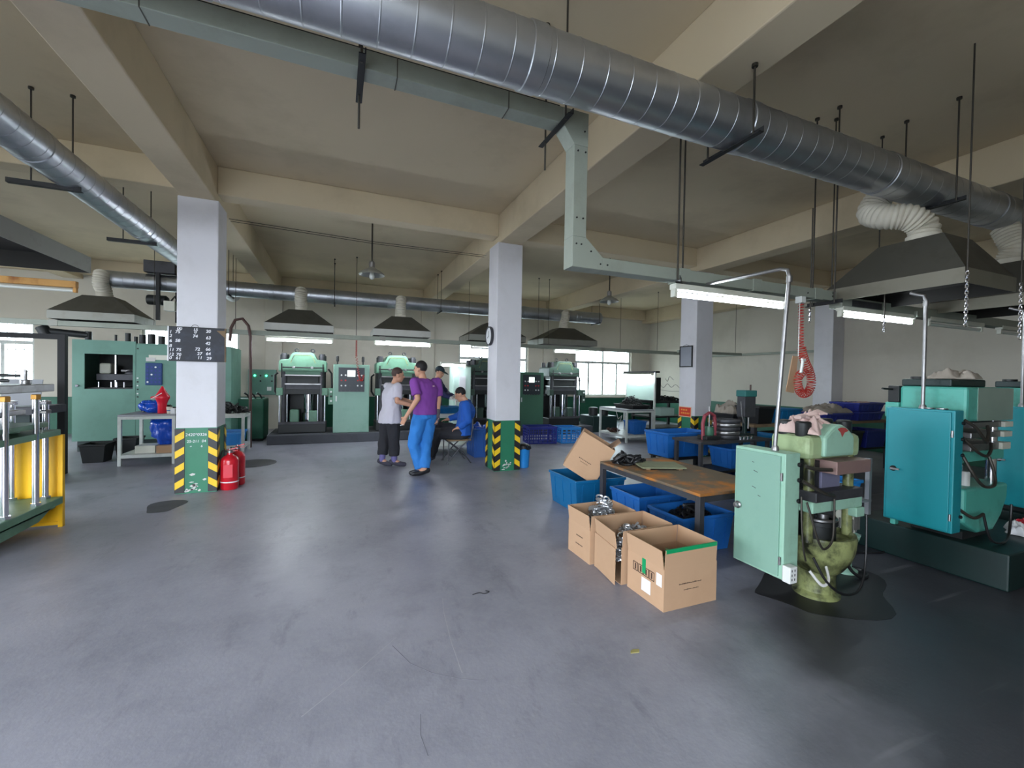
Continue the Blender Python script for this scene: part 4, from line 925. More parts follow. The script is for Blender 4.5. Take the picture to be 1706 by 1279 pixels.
def crate(label, loc, w, d, h, M, rz=0):
    c = thing('lattice_crate', label, 'crate', loc, rz)
    MB().box(-w/2, w/2, -d/2, d/2, 0, .012).build('base', M, c, 0)
    def side(n, L, place):
        mb = MB(); mb.add([], [])
        bars = [(0, L, 0, .03), (0, L, h-.05, h), (0, .03, .03, h-.05), (L-.03, L, .03, h-.05)]
        k = .05
        nh = 5
        for i in range(1, nh): z = .03+(h-.08)*i/nh; bars.append((.03, L-.03, z-.008, z+.008))
        nv = max(3, int(L/.1))
        for i in range(1, nv): u = L*i/nv; bars.append((u-.011, u+.011, .03, h-.05))
        for a, b, z0, z1 in bars: mb.box(a-L/2, b-L/2, -.006, .006, z0, z1)
        o = mb.build('side_panel', M, c, 0); o.location, o.rotation_euler = place
    side(0, w, ((0, -d/2+.006, 0), (0, 0, 0))); side(1, w, ((0, d/2-.006, 0), (0, 0, 0)))
    side(2, d-.024, ((-w/2+.006, 0, 0), (0, 0, PI/2))); side(3, d-.024, ((w/2-.006, 0, 0), (0, 0, PI/2)))
    MB().ring([[(-w/2-.012, -d/2-.012, z), (w/2+.012, -d/2-.012, z), (w/2+.012, d/2+.012, z), (-w/2-.012, d/2+.012, z)] for z in (h-.02, h+.004)] + [[(-w/2+.012, -d/2+.012, z), (w/2-.012, -d/2+.012, z), (w/2-.012, d/2-.012, z), (-w/2+.012, d/2-.012, z)] for z in (h+.004, h-.02)], False, True).build('rim', M, c, 0)
    return c
crate('navy lattice crate on the floor right of the clock column', (4.32, 8.85, 0), .66, .5, .38, M_navy, -.12)
crate('light blue lattice crate on the floor beside the navy one', (4.98, 8.75, 0), .48, .5, .36, M_blue2, -.1)
# ------------------------------------------------------------------ inspection table with lit panel
it = table('white inspection table with a lit mint back panel near the right window', 6.24, 7.04, 8.18, 9.3, .78, top_m=M_grey, shelf=.17)
cx, cy = 6.64, 8.74
for y in (8.2, 9.27): MB().box(7.045-cx, 7.085-cx, y-.02-cy, y+.02-cy, 0, 1.66).build('upright', M_white, it, 0)
MB().box(7.05-cx, 7.06-cx, 8.22-cy, 9.25-cy, .99, 1.6).build('back_panel', M_mint, it, 0); MB().box(7.0-cx, 7.12-cx, 8.1-cy, 9.35-cy, 1.66, 1.70).build('top_board', M_blk, it, 0)
MB().box(7.042-cx, 7.05-cx, 8.62-cy, 8.84-cy, 1.33, 1.55).build('pinned_sheet', M_paper, it, 0)
lt = thing('fluorescent_lamp', 'lit lamp under a tilted reflector above the inspection table', 'lamp', (6.9, 8.15, 1.57))
MB().prism([(-.16, .06), (.12, .09), (.12, .095), (-.16, .066)], 0, 1.2, 'y').build('reflector', M_tray, lt, 0); MB().lathe([(.016, 0.02), (.016, 1.16)], (0, 0, .03), 12, 'y').build('tube', M_tube, lt)
MB().box(.1, .12, .2, .25, .07, .1).build('clip', M_stl, lt, 0)
tote('shallow black tray of small parts on the inspection table', (6.72, 8.62, .78), .5, .74, .10, M_rub, name='parts_tray', cat='tray', ribs=False)
heap('small_parts', 'heap of small dark metal parts in the tray on the inspection table', 'small parts', M_dark, (6.72, 8.62, .85), .48, .72, .24, 420, 11, ('ring', 'bar', 'lump'), .03)
tote('blue bin on the lower shelf of the inspection table', (6.74, 8.5, .17), .36, .42, .32, M_blue)
heap('scrap_plates', 'brown scrap plates on the lower shelf of the inspection table', 'scrap', M_brown, (6.42, 8.95, .17), .3, .4, .07, 20, 8, ('plate',), .08)
tag(MB().tube([(6.3, 8.7, .79), (6.27, 8.6, .66), (6.33, 8.62, .52), (6.5, 8.7, .6), (6.45, 8.75, .35), (6.38, 8.7, .2)], .008, 6).build('power_cable', M_chip), 'pale cable looping under the inspection table', 'cable')
# dark bench beyond
db = thing('dark_bench', 'dark steel bench with a standing box beyond the inspection table', 'bench', (7.95, 9.0, 0))
for x in (-.6, .6):
    for y in (-.35, .35): MB().box(x-.03, x+.03, y-.03, y+.03, 0, .9).build('leg', M_blk, db, 0)
MB().box(-.68, .72, -.42, .42, .9, .95).build('bench_top', M_dark, db, 0); MB().box(-.66, .66, -.38, .38, .52, .56).build('shelf', M_dark, db, 0); MB().box(-.66, .66, -.38, .38, .22, .26).build('shelf', M_dark, db, 0)
MB().box(-.62, -.3, -.35, .1, .95, 1.55).build('standing_box', M_dark, db, 0, bevel=.01)
heap('black_parts', 'low heap of black parts on the dark bench beyond the inspection table', 'parts', M_rub, (8.1, 8.95, .95), .7, .5, .1, 60, 21, ('ring', 'bar'), .06)
tag(MB().box(7.75, 8.2, 8.75, 9.15, .56, .76).build('pale_carton', M_mint, None, 0), 'pale green carton on the shelf of the dark bench', 'carton')
# ------------------------------------------------------------------ folding chair and workers' table
ch = thing('folding_chair', 'worn steel folding chair under the seated worker', 'chair', (1.93, 7.22, 0))
MB().box(-.2, .2, -.19, .19, .385, .41).build('seat', M_wood, ch, 0, bevel=.008)
for sy in (-.19, .19):
    MB().tube([(-.23, sy, 0), (-.02, sy, .25), (.2, sy, .44), (.235, sy, .78)], .011, 8).build('back_leg', M_dstl, ch)
    MB().tube([(.2, sy, 0), (.05, sy, .2), (-.19, sy, .385)], .011, 8).build('front_leg', M_dstl, ch)
    MB().tube([(-.2, sy, 0), (-.19, sy, .385)], .01, 8).build('leg', M_dstl, ch)
for z, x in ((.12, -.13), (.2, -.06)): MB().cyl((x, -.19, z), (x, .19, z), .008, n=8).build('stretcher', M_dstl, ch)
MB().cyl((.12, -.19, .11), (.12, .19, .11), .008, n=8).build('stretcher', M_dstl, ch)
MB().box(.218, .234, -.19, .19, .6, .76).build('backrest', M_chip, ch, 0, bevel=.006)
wt = table('white steel table the two seated and capped workers share', 1.50, 2.42, 7.96, 8.56, .77, shelf=.16)
tote('blue tray of parts on the workers\' shared table', (1.95, 8.2, .77), .5, .36, .13, M_tblue, name='parts_tray', cat='tray')
heap('moulded_parts', 'dark moulded parts in the blue tray on the shared table', 'parts', M_dstl, (1.95, 8.2, .8), .42, .28, .09, 60, 31, ('ring', 'lump'), .028)
tag(MB().lathe([(.005, 0), (.05, .012), (.065, .05), (.055, .08), (.02, .09)], (0,0,0), 14).build('cotton_wad', M_paper, None, 60), 'white wad at the corner of the blue parts tray', 'wad').location = (2.32, 8.12, .77)
# ------------------------------------------------------------------ open cardboard boxes on the floor
def carton(name, label, x0, x1, y0, y1, h, f, tilt, rz=0, split=0):
    c = thing(name, label, 'cardboard box', ((x0+x1)/2, (y0+y1)/2, 0), rz)
    w, d, t = (x1-x0)/2, (y1-y0)/2, .005
    MB().box(-w, w, -d, d, 0, t).build('base', M_card, c, 0)
    MB().box(-w, w, -d, -d+t, t, h).build('front_wall', M_card, c, 0); MB().box(-w, w, d-t, d, t, h).build('back_wall', M_cardi, c, 0)
    lw = MB().box(0, t, -2*d+2*t, 0, t, h).build('left_wall', M_card, c, 0); lw.location = (-w, d-t, 0); lw.rotation_euler = (0, 0, -split)
    MB().box(w-t, w, -d+t, d-t, t, h).build('right_wall', M_cardi, c, 0)
    def flap(side, L, a):
        # flap grows from the rim of one wall, leaning outwards by a
        o = MB().box(-L, L, -t/2, t/2, 0, f).build('flap', M_card, c, 0)
        o.location = {'f': (0, -d+t/2, h), 'b': (0, d-t/2, h), 'l': (-w+t/2, 0, h), 'r': (w-t/2, 0, h)}[side]
        o.rotation_euler = {'f': (a, 0, 0), 'b': (-a, 0, 0), 'l': (a, 0, -PI/2), 'r': (a, 0, PI/2)}[side]
        if side == 'l' and split: o.location = (-w-.02, -.01, h); o.rotation_euler = (a, 0, -PI/2-split)
        return o
    fl = {}
    for s_, a in zip('fblr', tilt): fl[s_] = flap(s_, (w if s_ in 'fb' else d)-.006, a)
    return c, fl, w, d
def scrap(name, label, c, w, d, z, h, seed, M, n=180, kinds=('bar', 'plate', 'ring')):
    return heap(name, label, 'metal parts', M, (c.location.x, c.location.y, z), w*1.75, d*1.75, h, n, seed, kinds, .027)
ca, fa, w, d = carton('carton', 'farthest open brown carton, heaped with metal clamps above its rim', 1.87, 2.31, 2.88, 3.22, .27, .12, (.10, -.05, .12, .05))
scrap('metal_clamps', 'bright metal clamps heaped in the farthest brown carton', ca, w, d, .18, .3, 41, M_clamp, 420)
cb_, fb, w2, d2 = carton('carton', 'middle open brown carton split at its near corner and full of clamps', 1.90, 2.37, 2.52, 2.86, .27, .12, (.06, -.05, .16, .03), .02, split=.16)
scrap('metal_clamps', 'bright metal clamps spilling from the middle brown carton', cb_, w2, d2, .12, .26, 42, M_clamp, 420)
c3_, f3, w3, d3 = carton('carton', 'nearest open brown carton with green tape along its front rim', 1.935, 2.385, 2.12, 2.49, .27, .125, (.05, -.05, .15, .06))
scrap('dark_parts', 'dark greenish metal parts lying in the nearest brown carton', c3_, w3, d3, .17, .12, 43, M_oily, 200, ('plate', 'bar'))
MB().box(-w3+.01, w3-.01, -.0045, .0045, .105, .13).build('green_tape', M_green_tape, f3['f'], 0)
rnd = random.Random(12)
def print_lines(parent, x0, z0, n, L, M, y, h=.009):
    u = x0
    for k in range(n):
        l = rnd.uniform(.004, .012)
        if u+l > x0+L: break
        MB().box(u, u+l, y-.0008, y, z0, z0+h*rnd.uniform(.55, 1)).build('print_mark', M_ink, parent, 0); u += l+.0025
print_lines(c3_, -.10, .155, 30, .19, M_ink, -d3); print_lines(c3_, -.06, .115, 20, .13, M_ink, -d3, .006)
for cc_, ww, dd in ((ca, w, d), (cb_, w2, d2)):
    for z in (.17, .10):
        u = -.06
        for k in range(10):
            l = rnd.uniform(.004, .012); MB().box(-ww-.0008, -ww, u, u+l, z, z+.008).build('print_mark', M_ink, cc_, 0); u += l+.003
# marks on the left wall of the nearest carton
def lmark(name, y0, y1, z0, z1, M, off=.001): MB().box(-w3-off, -w3, y0, y1, z0, z1).build(name, M, c3_, 0)
lmark('paper_label', -.06, .03, .05, .14, M_paper); lmark('paper_label', -.165, -.115, .15, .23, M_paper); lmark('green_tape', -.01, .025, .17, .27, M_green_tape, .0025)
for y0 in (.07, .015, -.04, -.095):
    for q in ((0, .05, 0, .005), (0, .05, .055, .06), (0, .005, 0, .06), (.045, .05, 0, .06)):
        lmark('pictogram_frame', y0+q[0]-.0, y0+q[1], .155+q[2], .155+q[3], M_ink, .0015)
    lmark('pictogram', y0+.018, y0+.032, .165, .205, M_ink, .0015)
lb2 = MB().box(-w2-.001, -w2, -.10, -.03, .06, .14).build('paper_label', M_paper, cb_, 0)

# ------------------------------------------------------------------ rusty low table, bins and tilted carton
rt = table('low dark steel table with a rust-stained top behind the cartons', 2.62, 3.46, 2.5, 3.87, .60, M_dstl, shelf=0, top_m=M_rust, leg=.05, topt=.025)
heap('rubber_rings', 'black rubber rings piled on the far corner of the rusty table', 'rubber rings', M_rub, (2.86, 3.70, .60), .34, .28, .09, 46, 51, ('ring', 'ring', 'plate'), .06)
sl = thing('slatted_board', 'grey-green slatted wooden board lying on the rusty table', 'board', (3.02, 3.42, .60), -.35)
for k in range(6): MB().box(-.22, .22, -.15+k*.052, -.15+k*.052+.046, .015, .028).build('slat', mat('mossy_wood', (124, 128, 100), .8, var=.2), sl, 0)
for x in (-.16, .16): MB().box(x-.02, x+.02, -.15, .155, 0, .015).build('batten', M_wood, sl, 0)
tb = tote('teal-blue bin holding the tilted carton beside the rusty table', (2.72, 4.30, 0), .64, .62, .37, M_tblue)
MB().box(-.1, .1, -.298, -.291, .25, .30).build('hand_hole', M_blk, tb, 0)
tote('blue bin with an empty corner under the far half of the rusty table', (2.99, 3.53, 0), .60, .46, .35, M_blue)
tote('blue bin of black rubber under the near half of the rusty table', (2.96, 2.93, 0), .58, .42, .33, M_blue)
heap('rubber_scrap', 'black rubber scrap filling the bin under the rusty table', 'rubber scrap', M_rub, (2.96, 2.93, .22), .48, .34, .14, 70, 52, ('ring', 'bar'), .05)
heap('rubber_flash', 'dark flash lying in the far bin under the rusty table', 'rubber scrap', M_dark, (3.05, 3.55, .08), .4, .34, .12, 40, 53, ('ring', 'bar'), .05)
hx = Vector((.84, -.54, 0)); zv = Vector((0, 0, 1)); e1 = (-.5*hx-.86*zv); e2 = (.86*hx-.5*zv); e3 = e1.cross(e2)
if e3.y < 0: e3 = -e3
tcn = thing('carton', 'empty brown carton lying tilted on the teal-blue bin', 'cardboard box', (2.60, 4.06, .60))
R3 = Matrix((e1, e2, e3)).transposed()
def tc_wall(name, c, s, M): MB().cbox(R3@Vector(c), s, R3).build(name, M, tcn, 0)
A, B, D, T = .45, .40, .36, .006
tc_wall('side_wall', (0, 0, 0), (A, B, T), M_card); tc_wall('side_wall', (0, 0, D), (A, B, T), M_card)
tc_wall('end_wall', (0, B/2, D/2), (A, T, D), M_card); tc_wall('end_wall', (0, -B/2, D/2), (A, T, D), M_card)
tc_wall('base', (A/2, 0, D/2), (T, B, D), M_card)
MB().cbox(R3@Vector((-A/2-.05, B/2-.02, D/2)), (.13, T, D*.95), R3@Matrix.Rotation(-.4, 3, 'Z')).build('flap', M_cardi, tcn, 0)
for k in range(8): MB().cbox(R3@Vector((.05, -.09+k*.02, -T/2-.0006)), (.009, .012, .001), R3).cbox(R3@Vector((.08, -.06+k*.012, -T/2-.0006)), (.006, .008, .001), R3).build('print_mark', M_ink, tcn, 0)

# ------------------------------------------------------------------ near green press with its wall cabinet
gc = thing('electrical_cabinet', 'pale green electrical cabinet on the side of the near press, with a steel pole', 'cabinet', (2.63, 1.84, .215))
MB().box(.012, .15, 0, .37, 0, .81).build('body', M_pgrn2, gc, 0, bevel=.005)
dr = MB().box(0, .012, .028, .352, .018, .792).build('door', M_cabg, gc, 0, bevel=.003)
MB().lathe([(.024, -.006), (.026, -.012), (.018, -.02), (.018, -.034), (.0, -.036)], (0, .325, .40), 16, 'x').build('lock', M_stl, dr)
for z in (.12, .66): MB().cyl((.004, .02, z-.025), (.004, .02, z+.025), .008, n=8).build('hinge', M_stl, gc)
ss = MB().box(.0, .07, -.055, -.001, .0, .105).build('socket_box', M_btnw, gc, 0, bevel=.006)
for i in range(2):
    for j in range(3): MB().box(.015+i*.025, .021+i*.025, -.0565, -.055, .02+j*.028, .034+j*.028).build('socket_slot', M_blk, ss, 0)
for k, (z) in enumerate((.735, .635, .50)): MB().lathe([(.014, 0), (.016, -.012), (.010, -.016)], (.135, 0, z), 10, 'y').build('cable_gland', M_rub, gc)
ck_ = MB()
for y, z, l in ((.20, .66, .03), (.21, .55, .03), (.17, .5, .02), (.22, .72, .015)): MB().cbox((-.0004, y, z), (.0008, l, .004), Matrix.Rotation(.3, 3, 'X')).build('pencil_mark', M_dstl, dr, 0)
def pole(label, x, y, z0, z1, yt, r=.0125, lean=0.0, M=None):
    pts = [(x, y, z0), (x, y-lean*.0, z0+.05), (x, y-lean, z1-.06), (x, y-lean+.012, z1-.018), (x, y-lean+.06, z1)]
    if yt: pts += [(x, yt, z1+.02)]
    p = thing('conduit_pole', label, 'conduit', (x, y, z0)); b = Vector((x, y, z0))
    MB().tube([Vector(q)-b for q in pts], r, 12).build('conduit', M_stl, p)
    MB().lathe([(.024, 0), (.024, .012), (.018, .03)], (0,0,0), 16).build('flange', M_stl, p)
    MB().lathe([(.018, 0), (.018, .04)], (0, -lean, z1-z0-.1), 12).build('coupling', M_stl, p)
pole('thin steel conduit pole rising from the pale green cabinet to the trunking', 2.72, 1.97, 1.025, 2.235, 2.58, lean=.065)
pole('steel conduit pole rising from the teal cabinet', 4.265, 1.88, 1.295, 2.2, 1.98)
pole('steel conduit pole at the right edge of the photo', 5.85, 1.86, 1.295, 2.2, 1.96)
M_pgrn3 = mat('yellowed_green_paint', (158, 176, 132), .4, var=.12, dirt=(86, 88, 58), dirt_amt=.7, dirt_scale=5)
gp_ = thing('small_press', 'oily pale green moulding press nearest the camera, rags on its head', 'press', (3.2, 2.06, 0))
MB().lathe([(.18, 0), (.18, .02), (.15, .04), (.14, .12), (.15, .18)], (.02, -.02, 0), 28).build('pedestal', M_oily, gp_, 40)
rings = []
for r, zz, sq in ((.13, .17, 1), (.17, .20, .98), (.23, .26, .94), (.275, .34, .9), (.30, .42, .85), (.30, .44, .82), (.27, .44, .82), (.25, .41, .8), (.02, .40, .8)):
    rings.append([(.02+r*math.cos(2*PI*k/32)*.9, -.05+r*math.sin(2*PI*k/32)*sq, zz) for k in range(32)])
MB().ring(rings).build('oil_bowl', M_oily, gp_, 40)
MB().lathe([(.13, .40), (.135, .41), (.135, .52), (.15, .525), (.15, .55), (.11, .555), (.10, .53), (.04, .53), (.035, .58), (.0, .585)], (-.08, -.08, 0), 28).build('ram_cylinder', M_dark, gp_, 40)
MB().lathe([(.04, .53), (.04, .60), (.0, .605)], (-.10, -.14, 0), 18).build('ram_boss', M_stl, gp_)
MB().tube([(-.08+.12*math.cos(a), -.1+.12*math.sin(a), .562) for a in [2*PI*k/20 for k in range(20)]], .012, 6, closed=True).build('ring_clamp', M_stl, gp_)
for x in (-.26, .25):
    for y in (-.12, .12): MB().cyl((x, y, .42), (x, y, 1.02), .04, n=18).build('column', M_oily, gp_)
for k in range(4): MB().cyl((.26+k*.02, -.18, .46), (.26+k*.02, -.18, .62), .006, n=6).build('spring_rod', M_stl, gp_)
MB().box(-.32, .32, -.2, .18, .625, .70).build('bolster', M_pgrn2, gp_, 0, bevel=.01); MB().box(.22, .33, -.215, -.1, .56, .625).build('bolster_lug', M_pgrn2, gp_, 0, bevel=.008)
MB().box(-.31, .29, -.22, .17, .70, .765).build('lower_platen', M_dstl, gp_, 0, bevel=.006)
MB().box(-.10, .14, -.12, .12, .765, .88).build('mould_block', mat('lavender_steel', (136, 134, 160), .45, .4, var=.1), gp_, 0, bevel=.004)
MB().box(-.16, .28, -.28, .17, .885, .97).build('upper_platen', mat('heat_tinted_steel', (150, 122, 116), .5, .4, var=.15, scale=4, dirt=(110, 92, 118), dirt_amt=.5), gp_, 0, bevel=.004)
MB().box(-.28, -.16, -.14, .14, .89, .96).build('platen_neck', M_dark, gp_, 0)
MB().box(-.24, .23, .13, .17, .44, .97).build('added_backing', M_dark, gp_, 0); MB().box(-.24, -.1, -.1, .12, .765, .89).build('side_mould', M_dark, gp_, 0)  # dark backing added between the columns, standing for hot plates and shadow
MB().box(-.33, .33, -.17, .19, .97, 1.13).build('head', M_pgrn3, gp_, 0, bevel=.04)
MB().prism([(-.19, .99), (-.19, 1.12)]+[(-.19+.38*k/12, 1.12+.085*math.sin(PI*k/12)) for k in range(1, 12)]+[(.19, 1.12), (.19, .99)], -.2, .19, 'y').build('head_boss', M_pgrn2, gp_, 0, bevel=.02)
MB().cbox((.05, -.202, 1.165), (.07, .003, .045)).build('red_patch', mat('red_lead_paint', (170, 70, 66), .6), gp_, 0) if 0 else None
MB().prism([(-.04, 1.175), (.0, 1.185), (.06, 1.18), (.1, 1.16), (.05, 1.15), (.02, 1.12), (.0, 1.15)], -.2025, -.199, 'y').build('red_patch', mat('red_lead_paint', (170, 70, 66), .6), gp_, 0)
for x, y in ((-.26, -.06), (.27, -.06), (-.26, .1), (.27, .1)):
    MB().lathe([(.055, 1.12), (.06, 1.13), (.06, 1.21), (.05, 1.22)], (x, y, 0), 18).build('column_nut', M_dark, gp_)
for k, (p) in enumerate(([(-.45, -.22, .95), (-.36, -.24, .93), (-.18, -.25, .915)], [(-.45, -.2, .85), (-.3, -.26, .78), (-.12, -.24, .74)])): MB().cable(p, .012, 8).build('heater_cable', M_rod, gp_)
MB().cable([(-.44, -.23, .72), (-.42, -.26, .62), (-.38, -.28, .5), (-.30, -.28, .42), (-.20, -.28, .46), (-.15, -.26, .58), (-.12, -.24, .72)], .008, 8).build('heater_cable', M_rod, gp_)
MB().cable([(-.46, -.2, .75), (-.48, -.22, .62), (-.47, -.23, .45), (-.42, -.22, .34)], .007, 8).build('heater_cable', M_rod, gp_)
MB().cable([(-.36, -.24, .36), (-.3, -.31, .22), (-.14, -.34, .13), (.06, -.34, .13), (.2, -.3, .24), (.28, -.26, .44), (.31, -.24, .58)], .009, 8).build('power_cable', M_rub, gp_)
MB().cable([(-.4, -.24, .28), (-.34, -.3, .2), (-.26, -.3, .22), (-.2, -.24, .28)], .010, 8).build('power_cable', M_chip, gp_)
mo = thing('pump_motor', 'pale green pump motor standing right of the near press', 'motor', (3.72, 2.10, 0))
MB().lathe([(.09, 0), (.09, .02), (.05, .04), (.05, .18), (.09, .26), (.10, .30), (.0, .31)], (0,0,0), 22).build('pump_base', M_pgrn2, mo, 40)
MB().lathe([(.055, .31), (.065, .32), (.065, .44), (.05, .48), (.0, .49)], (0,0,0), 22).build('motor_body', M_lampw, mo, 40)
for k in range(10):
    a = 2*PI*k/10; MB().cbox((.068*math.cos(a), .068*math.sin(a), .38), (.012, .006, .1), Matrix.Rotation(a, 3, 'Z')).build('cooling_fin', M_stl, mo, 0)
MB().cable([(-.05, -.04, .36), (-.12, -.08, .28), (-.12, -.1, .1), (-.05, -.14, .02), (.04, -.14, .015), (.1, -.08, .02), (.05, -.02, .03)], .012, 8).build('cable', M_rub, mo)
cloth('cotton_gloves', 'pile of dusty pink cotton gloves on the head of the near press', (3.03, 1.98, 1.135), .30, .24, .13, M_cloth_pk, 7, 40, .3, 9)
for k, (x, y, z, a, t_) in enumerate(((2.95, 1.93, 1.25, .2, .25), (3.04, 1.94, 1.265, -.3, .3), (3.10, 1.97, 1.25, .8, .3), (3.13, 1.90, 1.20, 1.4, .6))):
    g = MB()
    R = Euler((t_, .3*(-1)**k, a)).to_matrix()
    g.ell((0, 0, 0), (.045, .03, .016), R, 12, 8)
    for i in range(4): g.tube([R@Vector((.03, -.024+i*.016, 0)), R@Vector((.065, -.028+i*.019, -.004)), R@Vector((.085, -.03+i*.02, -.014))], [.009, .009, .007], 7)
    g.tube([R@Vector((0, .025, 0)), R@Vector((.03, .05, .0))], [.010, .008], 7); g.tube([R@Vector((-.03, 0, 0)), R@Vector((-.06, 0, -.012)), R@Vector((-.09, 0, -.03))], [.024, .026, .026], 10, sq=.5)
    o = g.build('cotton_glove', M_cloth_pk, None, 60); o.location = (x, y, z)
    tag(o, ['dusty pink glove leaning left on the glove pile', 'dusty pink glove on top of the glove pile', 'dusty pink glove right of the top one', 'dusty pink glove sliding towards the dome of the press'][k], 'glove')
rk = thing('open_rack', 'pale steel rack behind the near press holding a small blue box', 'rack', (4.12, 2.62, 0))
for x in (-.48, .46):
    for y in (-.22, .22): MB().box(x-.018, x+.018, y-.018, y+.018, 0, .79).build('post', M_grey, rk, 0)
for z in (.10, .41, .76): MB().box(-.5, .48, -.24, .24, z-.02, z).build('shelf', M_grey, rk, 0)
tote('small light blue box on the middle shelf of the pale rack', (4.33, 2.5, .41), .26, .22, .19, M_blue2, name='plastic_box', cat='box', ribs=False)
tag(MB().cable([(4.1, 2.32, .008), (4.3, 2.24, .008), (4.45, 2.2, .008), (4.6, 2.3, .008), (4.55, 2.36, .008)], .008, 6).build('floor_cable', M_rub), 'dark cable lying on the floor at the foot of the pale rack', 'cable')
pts = [(3.25+.55*math.cos(t)*(1+.18*math.sin(3*t+1)), 1.95+.33*math.sin(t)*(1+.2*math.cos(4*t))) for t in [2*PI*i/36 for i in range(36)]]
tag(MB().prism(pts, .0005, .002, 'z').build('oil_patch', M_oil, None, 0), 'black oil pool around the foot of the near press', 'stain')
gp_.location = (3.13, 1.965, 0); gp_.scale = (.82, .78, 1)

# ------------------------------------------------------------------ teal press
def teal_cabinet(x, y0, label):
    c = thing('electrical_cabinet', label, 'cabinet', (x, y0, .38))
    MB().box(.012, .13, 0, .43, 0, .915).build('body', M_teal, c, 0, bevel=.006)
    d = MB().box(0, .012, .02, .41, .012, .90).build('door', M_teal, c, 0, bevel=.004)
    MB().lathe([(.022, -.006), (.022, -.012), (.014, -.02), (.014, -.03)], (0, .36, .42), 14, 'x').build('lock', M_blk, d); MB().cbox((-.03, .34, .42), (.008, .06, .014)).build('lock_handle', M_stl, d, 0)
    for z in (.12, .74): MB().cyl((.004, .012, z-.025), (.004, .012, z+.025), .008, n=8).build('hinge', M_stl, c)
    for z in (.82, .70, .58, .12): MB().lathe([(.012, 0), (.014, -.012), (.009, -.016)], (.11, 0, z), 10, 'y').build('cable_gland', M_rub, c)
    for y in (.1, .18): MB().lathe([(.03, .915), (.034, .918), (.034, .925)], (.07, y, 0), 14).build('roof_cap', M_stl, c)
    return c
teal_cabinet(4.2, 1.665, 'teal electrical cabinet with a black lock, largest teal surface in the photo')
teal_cabinet(5.75, 1.6, 'second teal electrical cabinet cut by the right edge of the photo')
def teal_press(x, y, label, n=0):
    p = thing('teal_press', label, 'press', (x, y, .27))
    MB().prism([(-.34, .42), (.34, .42), (.33, .30), (.24, .16), (.12, .06), (-.12, .06), (-.26, .12), (-.34, .16)], -.22, .2, 'y').build('base_casting', M_tealg, p, 0, bevel=.02)
    MB().box(-.2, .2, -.16, .16, 0, .06).build('foot', M_dark, p, 0)
    for sx in (-.28, .27):
        for sy in (-.14, .14): MB().cyl((sx, sy, .42), (sx, sy, .95), .034, n=18).build('column', M_chr, p)
    MB().lathe([(.07, .42), (.07, .55), (.05, .56), (.05, .64)], (0, 0, 0), 20).build('ram', M_stl, p)
    MB().lathe([(.03, .42), (.03, .52), (.026, .53)], (-.14, -.14, 0), 14).build('oil_cup', M_btnw, p)
    MB().box(-.33, .31, -.2, .18, .62, .70).build('bolster', M_tealg, p, 0, bevel=.008)
    for k, (z0, z1, x0, x1) in enumerate(((.70, .755, -.22, .36), (.80, .845, -.22, .38), (.88, .925, -.2, .39))):
        MB().box(x0, x1-.14, -.2, .17, z0, z1).build('platen', M_stl, p, 0, bevel=.004); MB().box(x1-.14, x1, -.22, .17, z0, z1).build('platen_end', M_lampw, p, 0, bevel=.004)
    MB().box(-.35, .37, -.22, .20, .935, 1.20).build('head', M_tealg, p, 0, bevel=.02); MB().box(-.2, .36, -.225, -.22, .94, 1.195).build('head_plate', mat('worn_greenish_steel', (150, 174, 162), .3, .4, var=.12), p, 0)
    MB().box(-.33, .2, -.12, .2, 1.20, 1.26).build('top_block', M_dpgrn, p, 0, bevel=.01)
    for sx in (-.26, .25):
        for sy in (.12,): MB().lathe([(.05, 1.20), (.05, 1.28)], (sx, sy, 0), 14).build('column_nut', M_dark, p)
    for q in ([(-.38, -.22, .95), (-.33, -.26, .9), (-.26, -.28, .82), (-.18, -.27, .78), (-.1, -.25, .84), (-.06, -.23, .9)], [(-.40, -.22, .82), (-.32, -.27, .72), (-.2, -.28, .68), (-.08, -.26, .72), (0, -.23, .76)], [(-.41, -.22, .70), (-.38, -.28, .55), (-.28, -.30, .46), (-.12, -.30, .46), (-.06, -.27, .56), (-.05, -.24, .66)], [(-.42, -.22, .28), (-.34, -.27, .22), (-.22, -.28, .24)]):
        MB().cable(q, .011, 8).build('heater_cable', M_rod, p)
    MB().cable([(-.22, -.28, .24), (-.16, -.30, .05), (-.04, -.32, .012), (.12, -.3, .03), (.24, -.27, .12), (.28, -.26, .26)], .009, 8).build('power_cable', M_rub, p)
    return p
tag(MB().box(4.46, 5.62, 1.45, 2.45, 0, .27).build('machine_plinth', M_dpgrn, None, 0, bevel=.012), 'dark green steel plinth under the teal press', 'plinth')
teal_press(4.76, 1.90, 'teal moulding press with chrome columns and stacked platens')
tag(MB().box(6.05, 7.2, 1.45, 2.45, 0, .27).build('machine_plinth', M_dpgrn, None, 0, bevel=.012), 'dark green steel plinth right of the teal press plinth', 'plinth')
teal_press(6.35, 1.90, 'teal press beyond the right edge of the photo')
cloth('oily_rag', 'crumpled grey rag on top of the teal press', (4.72, 1.88, 1.532), .34, .26, .09, M_cloth_gr, 9, 30, .2, 8)
cloth('white_rag', 'white rag at the right end of the teal press plinth', (5.22, 1.62, .272), .24, .2, .11, M_paper, 12, 26, .4, 7)
cloth('red_rag', 'red rag beside the white rag on the plinth', (5.48, 1.66, .272), .22, .2, .09, M_redp, 14, 26, 0, 7)
tg = thing('valve_block', 'small dark valve block on a teal bracket left of the teal press head', 'valve', (4.46, 2.15, .27))
